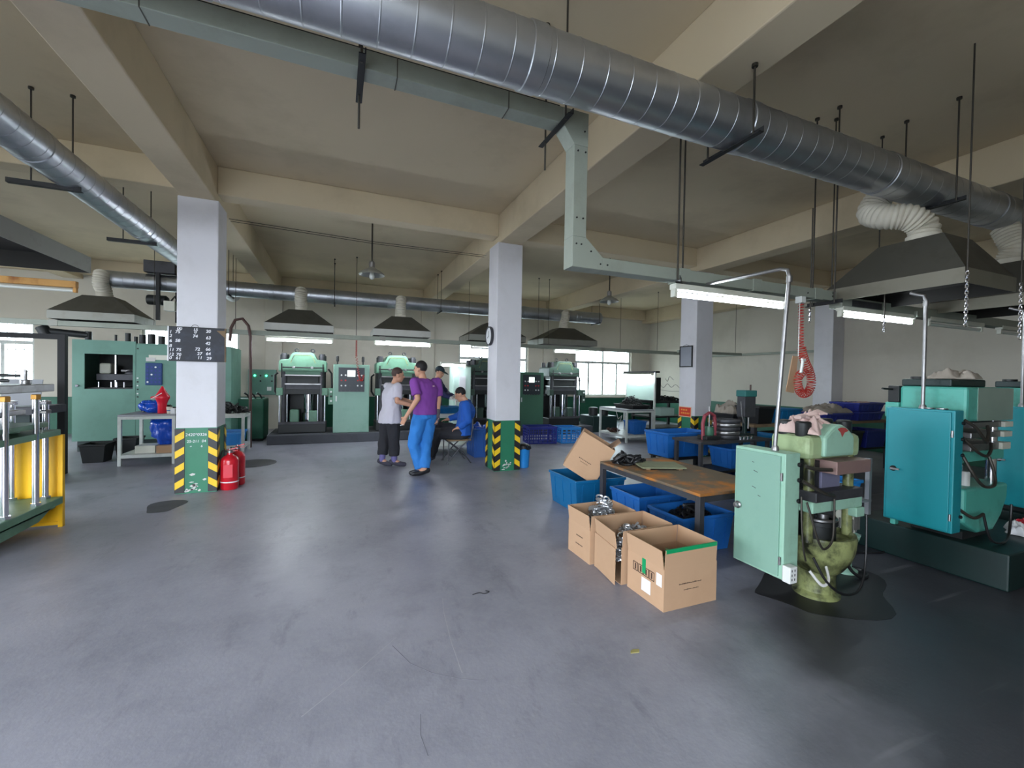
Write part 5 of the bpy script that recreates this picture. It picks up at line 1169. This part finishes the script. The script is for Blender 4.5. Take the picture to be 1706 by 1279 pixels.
MB().box(-.06, .06, -.05, .05, .93, 1.06).box(.0, .06, -.02, .02, 0, .93).build('bracket', M_tealg, tg, 0, bevel=.01); MB().box(-.06, .0, -.05, .03, 1.06, 1.2).build('valve', M_dark, tg, 0, bevel=.006); MB().cyl((-.06, 0, 1.17), (-.2, 0, 1.175), .008, n=8).build('lever', M_dark, tg)
MB().lathe([(.025, 1.06), (.025, 1.14), (.02, 1.15)], (.035, 0, 0), 12).build('gauge', M_stl, tg)

# ------------------------------------------------------------------ red coiled air hose by the low trunking
pth = [Vector(p) for p in [(3.88, 2.60, 2.2), (3.885, 2.60, 2.0), (3.90, 2.60, 1.8), (3.95, 2.60, 1.68), (4.02, 2.60, 1.58), (4.05, 2.60, 1.48), (4.01, 2.60, 1.40), (3.93, 2.60, 1.38), (3.87, 2.60, 1.44), (3.86, 2.60, 1.52), (3.90, 2.59, 1.57), (3.92, 2.57, 1.60)]]
fine = []
for i in range(len(pth)-1):
    p0, p1, p2, p3 = pth[max(i-1, 0)], pth[i], pth[i+1], pth[min(i+2, len(pth)-1)]
    for k in range(10):
        t = k/10; fine.append(.5*((2*p1)+(-p0+p2)*t+(2*p0-5*p1+4*p2-p3)*t*t+(-p0+3*p1-3*p2+p3)*t**3))
Ls = [0]
for i in range(1, len(fine)): Ls.append(Ls[-1]+(fine[i]-fine[i-1]).length)
hel = []; s = 0; i = 0; ang = 0
while s < Ls[-1]-.003:
    while Ls[i+1] < s: i += 1
    q = fine[i].lerp(fine[i+1], (s-Ls[i])/(Ls[i+1]-Ls[i])); tg_ = (fine[i+1]-fine[i]).normalized(); u = Vector((0, 1, 0)); w_ = tg_.cross(u)
    rr = .020 if s < .4 else .034
    hel.append(q+(u*math.cos(ang)+w_*math.sin(ang))*rr); pitch = .026 if s < .4 else .021
    ang += 2*PI/12; s += pitch/12
ah = thing('coiled_air_hose', 'bright red coiled air hose hanging in a loop beside the cardboard strip', 'hose', (0, 0, 0))
MB().tube(hel, .0042, 5).build('hose', M_hose_red, ah, 60)
MB().cyl((3.86, 2.6, 1.72), (3.86, 2.6, 2.22), .004, n=6).build('hanging_cord', M_chip, ah)
MB().cbox((3.87, 2.57, 1.63), (.02, .02, .12), Matrix.Rotation(.2, 3, 'Y')).cbox((3.885, 2.57, 1.69), (.05, .02, .02)).build('blow_gun', M_btnw, ah, 0, bevel=.004)
MB().box(3.84, 3.90, 2.57, 2.63, 2.2, 2.26).build('junction_box', M_btnw, ah, 0, bevel=.004)
tag(MB().prism([(3.73, 1.40), (3.84, 1.385), (3.88, 1.72), (3.81, 1.725)], 2.615, 2.62, 'y').build('cardboard_strip', M_card, None, 0), 'tall cardboard strip hanging behind the red coiled hose', 'cardboard')

# ------------------------------------------------------------------ benches and clutter behind the near press
rb = thing('steel_bench', 'dark steel bench with stacked rings behind the rusty table', 'bench', (4.68, 4.12, 0))
for x in (-.58, .58):
    for y in (-.2, .2): MB().box(x-.02, x+.02, y-.02, y+.02, 0, .71).build('leg', M_dstl, rb, 0)
MB().box(-.62, .62, -.24, .24, .71, .74).build('bench_top', M_dstl, rb, 0); MB().box(-.3, .58, -.2, .2, .33, .36).build('shelf', M_dark, rb, 0)
for k in range(5):
    o = MB().lathe([(.13, 0), (.16, .004), (.165, .01), (.165, .04), (.16, .048), (.13, .05), (.09, .05), (.09, 0)], (0,0,0), 28).build('steel_ring', M_stl if k % 2 else M_dstl, None, 40); o.location = (4.71+.004*k, 4.10, .74+k*.0505)
    tag(o, ['steel ring at the bottom of the ring stack on the dark bench', 'second steel ring from the bottom of the ring stack', 'middle steel ring of the ring stack', 'second steel ring from the top of the ring stack', 'topmost steel ring of the ring stack'][k], 'ring', 'stacked steel rings')
for k in range(4):
    o = MB().lathe([(.022, 0), (.025, .004), (.025, .035), (.018, .04)], (0,0,0), 14).build('chrome_bush', M_chr); o.location = (4.80+k*.065, 3.95, .74)
    tag(o, 'small chrome bush on the dark bench, %s from the left' % ORD[k], 'bush', 'four chrome bushes')
vz = thing('bench_clamp', 'red arched clamp frame at the left end of the dark bench', 'clamp', (4.40, 4.08, .74))
MB().tube([(-.1, 0, .0), (-.11, 0, .2), (-.08, 0, .3), (0, 0, .34), (.08, 0, .3), (.1, 0, .2), (.09, 0, .0)], .022, 10).build('arch_frame', mat('dull_red_paint', (140, 56, 66), .5, var=.1), vz)
MB().cyl((0, 0, .16), (0, 0, .42), .012, n=10).build('screw', M_stl, vz); MB().box(-.12, .11, -.08, .08, 0, .05).build('base', M_dark, vz, 0, bevel=.008); MB().lathe([(.05, .05), (.06, .08), (.05, .16)], (0,0,0), 16).build('jaw', M_cabd, vz)
dm = thing('trimming_machine', 'small teal bench trimming machine on the dark bench', 'machine', (5.10, 4.12, .74))
MB().box(-.12, .12, -.12, .12, 0, .05).build('base', M_dpgrn, dm, 0, bevel=.01); MB().cyl((0, .03, .05), (0, .03, .3), .05, n=16).build('column', M_dpgrn, dm)
MB().box(-.17, .17, -.1, .1, .28, .6).build('gearbox', M_dstl, dm, 0, bevel=.015); MB().box(-.18, .18, -.12, .12, .57, .66).build('hood_cap', M_tealg if 0 else mat('dull_teal', (40, 104, 100), .5), dm, 0, bevel=.012)
dm.scale = (.6, .62, .95); MB().cyl((.12, 0, .66), (.12, 0, .74), .018, n=10).build('spindle', M_brown, dm); MB().cyl((0, -.06, .12), (0, -.06, .28), .02, n=10).build('tool', M_stl, dm); MB().tube([(-.17, 0, .5), (-.19, -.05, .3), (-.16, -.08, .2)], .012, 6).build('lever', M_stl, dm)
st = thing('bin_stand', 'low black stand under the large blue bin behind the rusty table', 'stand', (4.52, 4.72, 0))
for x in (-.28, .12):
    for y in (-.2, .2): MB().box(x-.025, x+.025, y-.025, y+.025, 0, .40).build('leg', M_blk, st, 0)
MB().box(-.32, .16, -.24, .24, .40, .43).build('top', M_blk, st, 0)
tote('large bright blue bin on the low black stand', (4.50, 4.72, .43), .78, .46, .34, M_blue)
tote('blue bin on the shelf of the dark bench', (4.85, 4.12, .36), .42, .36, .26, M_blue)
tote('blue bin on the floor under the dark bench', (4.85, 4.12, 0), .44, .38, .28, M_blue)
b2 = thing('long_bench', 'long dark bench of bins along the right side', 'bench', (7.3, 4.75, 0))
for x in (-1.65, 0, 1.65):
    for y in (-.32, .32): MB().box(x-.03, x+.03, y-.03, y+.03, 0, .82).build('leg', M_dstl, b2, 0)
MB().box(-1.72, 1.72, -.38, .38, .82, .86).build('bench_top', M_wood, b2, 0); MB().box(-1.68, 1.68, -.34, .34, .36, .39).build('shelf', M_dark, b2, 0)
tote('black bin left of the conduit pole on the long bench', (5.88, 4.6, .86), .34, .4, .26, M_rub, name='rubber_tub', cat='tub', ribs=False)
tote('dark teal bin beside the black one on the long bench', (6.38, 4.6, .86), .5, .42, .22, M_tblue)
tote('dark navy bin under the grey cloth pile on the long bench', (7.55, 4.6, .86), .66, .44, .14, M_navy)
cloth('cloth_pile', 'grey-beige cloth pile on a navy bin by the right wall', (7.55, 4.6, .985), .62, .42, .18, M_cloth_gr, 17, 34, 0, 7)
tote('lower navy bin of the stack by the right wall', (8.42, 4.62, .86), .7, .46, .15, M_navy); tote('upper navy bin of the stack by the right wall', (8.42, 4.62, 1.012), .7, .46, .15, M_navy)
cloth('pink_cloth', 'pinkish cloth lying in the upper navy bin by the right wall', (8.42, 4.62, 1.09), .5, .34, .1, M_cloth_pk, 19, 24, 0, 6)
for k, (x, y, z) in enumerate(((6.62, 5.6, 0), (6.62, 5.6, .31), (6.62, 5.6, .62))): tote('black tub in the stack of three behind the trimming machine, '+['bottom one', 'middle one', 'top one'][k], (x, y, z), .6, .5, .30, M_rub, name='rubber_tub', cat='tub', group='stack of black tubs', ribs=False)
cloth('cloth_bundle', 'grey-beige cloth bundle on the stack of black tubs by the right column', (6.62, 5.6, .9), .56, .44, .26, M_cloth_gr, 23, 34, 0, 6)
for k in range(5): tote('dark bin stored on the lower shelf of the long bench, %s from the left' % ORD[k], (5.95+k*.66, 4.62, .39), .56, .46, .30, (M_tblue, M_dark, M_navy, M_dark, M_navy)[k], ribs=False, group='dark bins under the long bench')

tag(MB().prism([(0, 0), (.05, -.01), (.065, .012), (.03, .022), (.01, .015)], .0005, .004, 'z').build('paper_scrap', mat('yellowed_scrap', (170, 160, 100), .8), None, 0), 'small yellowish scrap on the open floor', 'scrap').location = (1.48, 1.86, 0)
tag(MB().cable([(0, 0, .003), (.05, .01, .003), (.08, -.015, .003), (.12, .0, .003), (.1, .02, .003)], .0025, 6).build('wire_scrap', M_rub), 'short dark wire scrap on the open floor', 'wire').location = (.86, 2.75, 0)
# ------------------------------------------------------------------ people
def skin_mat(): return mat('skin', (196, 146, 118), .55, var=.08, scale=8)
M_skin = mat('skin', (196, 146, 118), .55, var=.06, scale=8); M_hair = mat('short_black_hair', (24, 20, 20), .7, var=.2, scale=30)
M_eye = mat('eye_dark', (30, 24, 22), .3); M_lip = mat('lip', (150, 88, 80), .5)
def remesh(mb, name, ms, vox, parent, smooth=2, wr=0):
    me = mb.mesh(name, ms, 0); o = bpy.data.objects.new(name, me); COL.objects.link(o)
    r = o.modifiers.new('r', 'REMESH'); r.mode = 'VOXEL'; r.voxel_size = vox; r.use_smooth_shade = True
    s = o.modifiers.new('s', 'SMOOTH'); s.factor = .5; s.iterations = smooth
    bpy.context.view_layer.update()
    me2 = bpy.data.meshes.new_from_object(o.evaluated_get(bpy.context.evaluated_depsgraph_get()))
    bpy.data.objects.remove(o); bpy.data.meshes.remove(me)
    if wr:
        from mathutils import noise as NZ
        nn = [v.normal.copy() for v in me2.vertices]
        for v, n_ in zip(me2.vertices, nn):
            c = v.co; q = Vector((c.x*9, c.y*9, c.z*5)); q2 = Vector((c.x*22+5, c.y*22, c.z*14))
            v.co = c+n_*(wr*(1-2.2*abs(NZ.noise(q)))+wr*.5*NZ.noise(q2))
    me2.name = name; me2.materials.clear(); me2.materials.append(ms); me2.shade_smooth()
    o = bpy.data.objects.new(name, me2); COL.objects.link(o); o.parent = parent
    return o
def V(p): return Vector(p)
def limb(mb, pts, rs, n=14, sub=5, open_end=False):
    P = [V(p) for p in pts]; out = []; rr = []
    for i in range(len(P)-1):
        for k in range(sub):
            t = k/sub; out.append(P[i].lerp(P[i+1], t)); rr.append(rs[i]+(rs[i+1]-rs[i])*t)
    out.append(P[-1]); rr.append(rs[-1])
    mb.tube(out, rr, n)
    for p, r in list(zip(P, rs))[:-1 if open_end else None]: mb.ell(p, (r, r, r), None, 12, 8)
def torso(mb, secs, side):
    # secs: (centre, half width, half depth, lateral axis) lofted with ellipses
    rings = []
    for c, w, d, ax in secs:
        ax = V(ax).normalized(); fw = Vector((-ax.y, ax.x, 0))
        rings.append([V(c)+ax*w*math.cos(2*PI*k/24)+fw*d*math.sin(2*PI*k/24) for k in range(24)])
    mb.ring(rings)
def hand(mb, wrist, dirv, palm_n, curl=.6, s=1.0):
    d = V(dirv).normalized(); n = V(palm_n); n = (n-d*n.dot(d)).normalized(); side = d.cross(n)
    R = Matrix((d, side, n)).transposed(); w = V(wrist)
    mb.ell(w+d*.045*s, (.05*s, .04*s, .016*s), R, 12, 8); limb(mb, [w-d*.02, w+d*.03*s], [.024*s, .028*s], 10, 2)
    for i, L in enumerate((.068, .078, .073, .056)):
        b = w+d*.082*s+side*(-.028+i*.0185)*s
        p1 = b+d*L*.45*s+n*.01*s*curl; p2 = p1+(d*math.cos(curl)+n*math.sin(curl)).normalized()*L*.35*s; p3 = p2+(d*math.cos(curl*1.9)+n*math.sin(curl*1.9)).normalized()*L*.28*s
        limb(mb, [b-d*.02, p1, p2, p3], [.0095*s, .009*s, .0085*s, .0075*s], 8, 2)
    b = w+d*.03*s-side*.034*s; limb(mb, [b, b+(d*.6-side*.7+n*.2).normalized()*.035*s, b+(d*.85-side*.35+n*.5).normalized()*.066*s], [.012*s, .010*s, .008*s], 8, 2)
def person(label, loc, J, facing, shirt_m, trouser_m, shoe_m, shirt_len=.0, long_sleeve=False, sock_m=None, hfac=None, cap=None, hoff=(0, 0), glove_r=None, glove_l=None, baggy=1.0, sit=False, hair_m=None, cuff=.97):
    # J holds joint positions in a frame whose x is to the right and y away from the entrance
    p = thing('person', label, 'person', loc, math.radians(-22.2))
    f = V((*facing, 0)).normalized(); ax = Vector((f.y, -f.x, 0))          # ax points to the person's right
    hf = V((*(hfac or facing), 0)).normalized(); hs = Vector((hf.y, -hf.x, 0))
    g = {k: V(v) for k, v in J.items()}
    H = g['head']; nk = g['neck']; ch = g['chest']; pv = g['pelvis']; wa = ch.lerp(pv, .55)
    up = (H-nk).normalized()
    hR = Matrix((hs, hf, hs.cross(hf))).transposed()
    tl = g.get('tilt', None)
    if tl is not None: hR = Matrix.Rotation(tl.x, 3, hs)@hR
    def hp(x, y, z): return H+hR@Vector((x, y, z))
    b = MB()
    torso(b, [(pv-Vector((0,0,.07)), .15, .105, ax), (pv, .165, .115, ax), (wa, .145, .10, ax), (ch, .165, .115, ax), (ch.lerp(nk, .55), .17, .10, ax), (ch.lerp(nk, .85), .09, .07, ax), (nk, .055, .055, ax)], ax)
    limb(b, [nk-Vector((0,0,.05)), nk, H-up*.04], [.065, .055, .052])
    b.ell(hp(0, -.01, .025), (.076, .094, .098), hR, 20, 14); b.ell(hp(0, .022, -.045), (.058, .068, .07), hR, 18, 12)
    b.ell(hp(0, .052, -.088), (.034, .03, .024), hR, 12, 8)                # chin
    limb(b, [hp(0, .082, .015), hp(0, .103, -.022), hp(0, .09, -.034)], [.009, .014, .011], 8, 3)   # nose
    for s in (-1, 1):
        b.ell(hp(s*.077, -.008, -.012), (.010, .020, .032), hR, 10, 8)     # ears
        b.ell(hp(s*.03, .075, .032), (.026, .014, .008), hR, 10, 6)        # brow
    for s in 'rl':
        sh, el, wr = g['sh_'+s], g['el_'+s], g['wr_'+s]
        limb(b, [sh.lerp(ch.lerp(nk, .4), .25), sh, el, wr], [.062, .056, .042, .028])
        hd = g.get('hand_'+s, (wr-el)); hand(b, wr, hd, g.get('palm_'+s, -ax if s == 'r' else ax), g.get('curl', V((.7, 0, 0))).x)
        hi, kn, an, to = g['hip_'+s], g['kn_'+s], g['an_'+s], g['toe_'+s]
        limb(b, [hi, kn, an], [.088, .058, .04]); limb(b, [an, an.lerp(to, .6)-Vector((0,0,.02)), to], [.04, .036, .028])
    remesh(b, 'body', M_skin, .0085, p, 2)
    # shirt
    t = MB(); e = .016*baggy
    hem = pv-Vector((0, 0, shirt_len))
    torso(t, [(hem, .172+e*1.2+shirt_len*.22, .122+e*1.3+shirt_len*.42, ax), (pv, .17+e+shirt_len*.15, .122+e+shirt_len*.3, ax), (wa, .158+e*1.1, .112+e*1.2, ax), (ch, .175+e, .125+e, ax), (ch.lerp(nk, .55), .18+e*.7, .108+e*.7, ax), (ch.lerp(nk, .85), .098+e*.4, .078+e*.4, ax), (nk-up*.012, .066, .066, ax)], ax)
    for s in 'rl':
        sh, el, wr = g['sh_'+s], g['el_'+s], g['wr_'+s]
        if long_sleeve: limb(t, [sh.lerp(ch.lerp(nk, .4), .25), sh, el, el.lerp(wr, .93)], [.075, .068+e*.4, .056+e*.4, .042+e*.3], open_end=True)
        else: limb(t, [sh.lerp(ch.lerp(nk, .4), .25), sh, sh.lerp(el, .78)], [.07, .062+e*.3, .064+e*.5], open_end=True)
    remesh(t, 'jacket' if long_sleeve else 'shirt', shirt_m, .011, p, 3, .009)
    # trousers
    q = MB()
    torso(q, [(pv+Vector((0, 0, .06)), .160, .112, ax), (pv, .174, .124, ax), (pv-Vector((0, 0, .08)), .17, .122, ax)], ax)
    for s in 'rl':
        hi, kn, an = g['hip_'+s], g['kn_'+s], g['an_'+s]
        limb(q, [hi, kn, kn.lerp(an, .5), kn.lerp(an, cuff)], [.10*baggy, .078*baggy, .074*baggy, .074*baggy], open_end=True)
    remesh(q, 'trousers', trouser_m, .012, p, 3, .010)
    for s in 'rl':
        an, to = g['an_'+s], g['toe_'+s]; dd = (to-an); dd = dd.normalized(); 
        z = MB(); heel = an-dd*.05
        limb(z, [heel-Vector((0,0,.035)), an.lerp(to, .5)-Vector((0,0,.022)), to], [.042, .044, .034], 14, 4)
        sh_ = remesh(z, 'shoe', shoe_m, .008, p, 2)
        if not sit:
            for v in sh_.data.vertices: v.co.z = max(v.co.z, 0)
        if sock_m: limb_mb = MB(); limb(limb_mb, [g['kn_'+s].lerp(an, cuff-.06), an], [.05, .047]); limb_mb.build('sock', sock_m, p, 60)
    # hair / cap, eyes, mouth
    hr = MB()
    hr.ell(hp(0, -.018, .036), (.081, .094, .096), hR, 22, 16)
    hv = []; 
    o = hr.build('hair', hair_m or M_hair, p, 60)
    bm = bmesh.new(); bm.from_mesh(o.data)
    inv = hR.inverted()
    kill = [v for v in bm.verts if (lambda l: l.z < .0+(-.055 if l.y < -.03 else .035 if l.y > .03 else 0.0) or (l.y > .06 and l.z < .06))(inv@(v.co-H))]
    bmesh.ops.delete(bm, geom=kill, context='VERTS'); bm.to_mesh(o.data); bm.free()
    sl = o.modifiers.new('thickness', 'SOLIDIFY'); sl.thickness = .006
    for s in (-1, 1): MB().ell(hp(s*.031, .083, .008), (.014, .008, .007), hR, 10, 8).build('eye', M_eye, p, 60)
    MB().ell(hp(0, .087, -.058), (.022, .008, .006), hR, 10, 6).build('mouth', M_lip, p, 60)
    if cap:
        c = MB(); rings = []
        for a in range(0, 7):
            th = a/6*PI/2*.97; rings.append([hp(.088*math.cos(th)*math.cos(2*PI*k/24), -.012+.104*math.cos(th)*math.sin(2*PI*k/24), .045+.082*math.sin(th)) for k in range(24)])
        c.ring(rings).build('cap', cap, p, 50)
        br = MB(); pr = [hp(.082*math.cos(a), .02+.075*math.sin(a)+.105*max(0, math.sin(a)), .048-.03*max(0, math.sin(a))) for a in [PI*k/14 for k in range(15)]]
        n = len(pr); br.add(pr+[q_+hR@Vector((0, 0, .006)) for q_ in pr], [tuple(range(n-1, -1, -1)), tuple(range(n, 2*n))]+[(k, (k+1) % n, n+(k+1) % n, n+k) for k in range(n)]).build('cap_brim', cap, p, 0)
    for s, gm in (('r', glove_r), ('l', glove_l)):
        if gm:
            gl = MB(); hand(gl, g['wr_'+s], g.get('hand_'+s, g['wr_'+s]-g['el_'+s]), g.get('palm_'+s, -ax if s == 'r' else ax), .7, 1.15)
            limb(gl, [g['wr_'+s].lerp(g['el_'+s], .22), g['wr_'+s]], [.04, .036]); remesh(gl, 'glove', gm, .008, p, 1)
    return p
M_purple = mat('purple_polo', (124, 62, 148), .85, var=.08, scale=10, bump=.25, bump_scale=22); M_jean = mat('bright_blue_trousers', (44, 120, 196), .85, var=.1, scale=8, bump=.5, bump_scale=14)
M_tee = mat('pale_grey_tee', (200, 196, 206), .9, var=.05, bump=.35, bump_scale=14); M_blackt = mat('black_trousers', (36, 36, 42), .85, var=.1, bump=.4, bump_scale=14)
M_navyw = mat('navy_workwear', (38, 44, 84), .85, var=.1, bump=.3, bump_scale=16); M_royal = mat('royal_blue_workwear', (22, 84, 172), .8, var=.08, bump=.5, bump_scale=16)
M_shoe = mat('black_leather_shoe', (28, 28, 32), .35); M_slip = mat('dark_canvas_shoe', (56, 54, 66), .8); M_sock = mat('mauve_sock', (104, 98, 146), .9); M_capm = mat('dark_teal_cap', (34, 52, 60), .8); M_wglove = mat('white_glove', (222, 220, 218), .9); M_gglove = mat('grey_glove', (84, 80, 88), .9)
pp = person('man in purple polo shirt and bright blue trousers, holding a cigarette', (1.18, 6.43, 0),
    dict(head=(-.045, .0, 1.585), neck=(-.01, .02, 1.455), chest=(.045, .02, 1.28), pelvis=(.035, .0, .93),
         sh_l=(-.105, -.115, 1.395), el_l=(-.03, -.21, 1.15), wr_l=(-.185, -.25, .89), hand_l=(-.5, 0, -.85), palm_l=(.3, .9, 0),
         sh_r=(.19, .14, 1.39), el_r=(.215, .13, 1.12), wr_r=(.215, .06, .91), hand_r=(-.05, 0, -1),
         hip_l=(-.03, -.05, .87), kn_l=(-.12, -.03, .47), an_l=(-.02, .02, .09), toe_l=(-.15, -.06, .035),
         hip_r=(.09, .05, .87), kn_r=(.04, .08, .47), an_r=(.05, -.04, .09), toe_r=(-.10, -.12, .035)),
    (-.72, .69), M_purple, M_jean, M_shoe, .02, hfac=(-.93, .35), glove_r=M_gglove, baggy=1.12)
MB().cyl((-.222, -.26, .775), (-.262, -.285, .765), .0055, n=8).build('cigarette', M_paper, pp)
for k in range(2): MB().cbox((.165, -.035-.005*k, 1.335-.045*k), (.03, .004, .012), Matrix.Rotation(.5, 3, 'Z')).build('shirt_badge', M_cloth_pk, pp, 0)
person('man in pale grey T-shirt and black trousers reaching to the right', (.81, 7.24, 0),
    dict(head=(.10, .03, 1.49), neck=(.05, .02, 1.36), chest=(.01, 0, 1.18), pelvis=(-.01, 0, .82), tilt=(-.1, 0, 0),
         sh_r=(.14, -.13, 1.30), el_r=(.16, -.22, 1.07), wr_r=(.38, -.14, 1.0), hand_r=(1, .2, -.1), palm_r=(0, 0, -1),
         sh_l=(-.10, .15, 1.30), el_l=(.08, .28, 1.08), wr_l=(.30, .22, 1.04), hand_l=(1, .1, 0), palm_l=(0, 0, -1),
         hip_r=(.05, -.07, .77), kn_r=(.075, -.07, .43), an_r=(.08, -.06, .09), toe_r=(.24, -.03, .03),
         hip_l=(-.08, .05, .77), kn_l=(-.12, .03, .43), an_l=(-.13, -.02, .09), toe_l=(.02, -.05, .03)),
    (.75, .66), M_tee, M_blackt, M_slip, .11, sock_m=M_sock, hfac=(.9, .4), baggy=1.1, cuff=.74, hair_m=mat('thin_brown_hair', (74, 56, 50), .7, var=.2, scale=30))
person('worker in dark cap and navy jacket bending over the shared table', (1.93, 8.86, 0),
    dict(head=(.045, -.02, 1.57), neck=(.0, .0, 1.44), chest=(-.04, 0, 1.25), pelvis=(-.08, .02, .9), tilt=(-.35, 0, 0),
         sh_r=(.0, -.19, 1.375), el_r=(.14, -.26, 1.13), wr_r=(.33, -.30, 1.05), hand_r=(1, -.2, -.25), palm_r=(0, 0, -1),
         sh_l=(-.03, .19, 1.375), el_l=(.16, .14, 1.13), wr_l=(.36, -.1, 1.06), hand_l=(1, -.5, -.2), palm_l=(0, 0, -1),
         hip_r=(-.08, -.08, .86), kn_r=(-.08, -.08, .47), an_r=(-.1, -.07, .09), toe_r=(.05, -.1, .03),
         hip_l=(-.08, .10, .86), kn_l=(-.1, .1, .47), an_l=(-.12, .1, .09), toe_l=(.03, .1, .03)),
    (.95, -.15), M_navyw, M_navyw, M_shoe, .08, True, hfac=(.93, -.3), cap=M_capm, glove_r=M_wglove, glove_l=M_wglove)
person('seated worker in royal blue jacket bowing his head on the folding chair', (1.93, 7.22, 0),
    dict(head=(.045, -.0, 1.17), neck=(.13, .0, 1.07), chest=(.17, 0, .90), pelvis=(.10, 0, .52), tilt=(-.45, 0, 0),
         sh_l=(.165, -.19, 1.01), el_l=(.21, -.24, .74), wr_l=(.06, -.2, .62), hand_l=(-1, .2, -.3), palm_l=(0, .2, -1),
         sh_r=(.15, .19, 1.01), el_r=(.02, .22, .79), wr_r=(-.18, .16, .72), hand_r=(-1, 0, -.2), palm_r=(0, 0, -1),
         hip_l=(.07, -.09, .50), kn_l=(-.33, -.12, .50), an_l=(-.44, -.10, .10), toe_l=(-.58, -.12, .035),
         hip_r=(.07, .09, .52), kn_r=(-.30, .06, .60), an_r=(-.42, -.16, .44), toe_r=(-.50, -.22, .34)),
    (-.97, -.1), M_royal, M_blackt, M_slip, .04, True, hfac=(-.98, .15), sit=True, baggy=1.15)
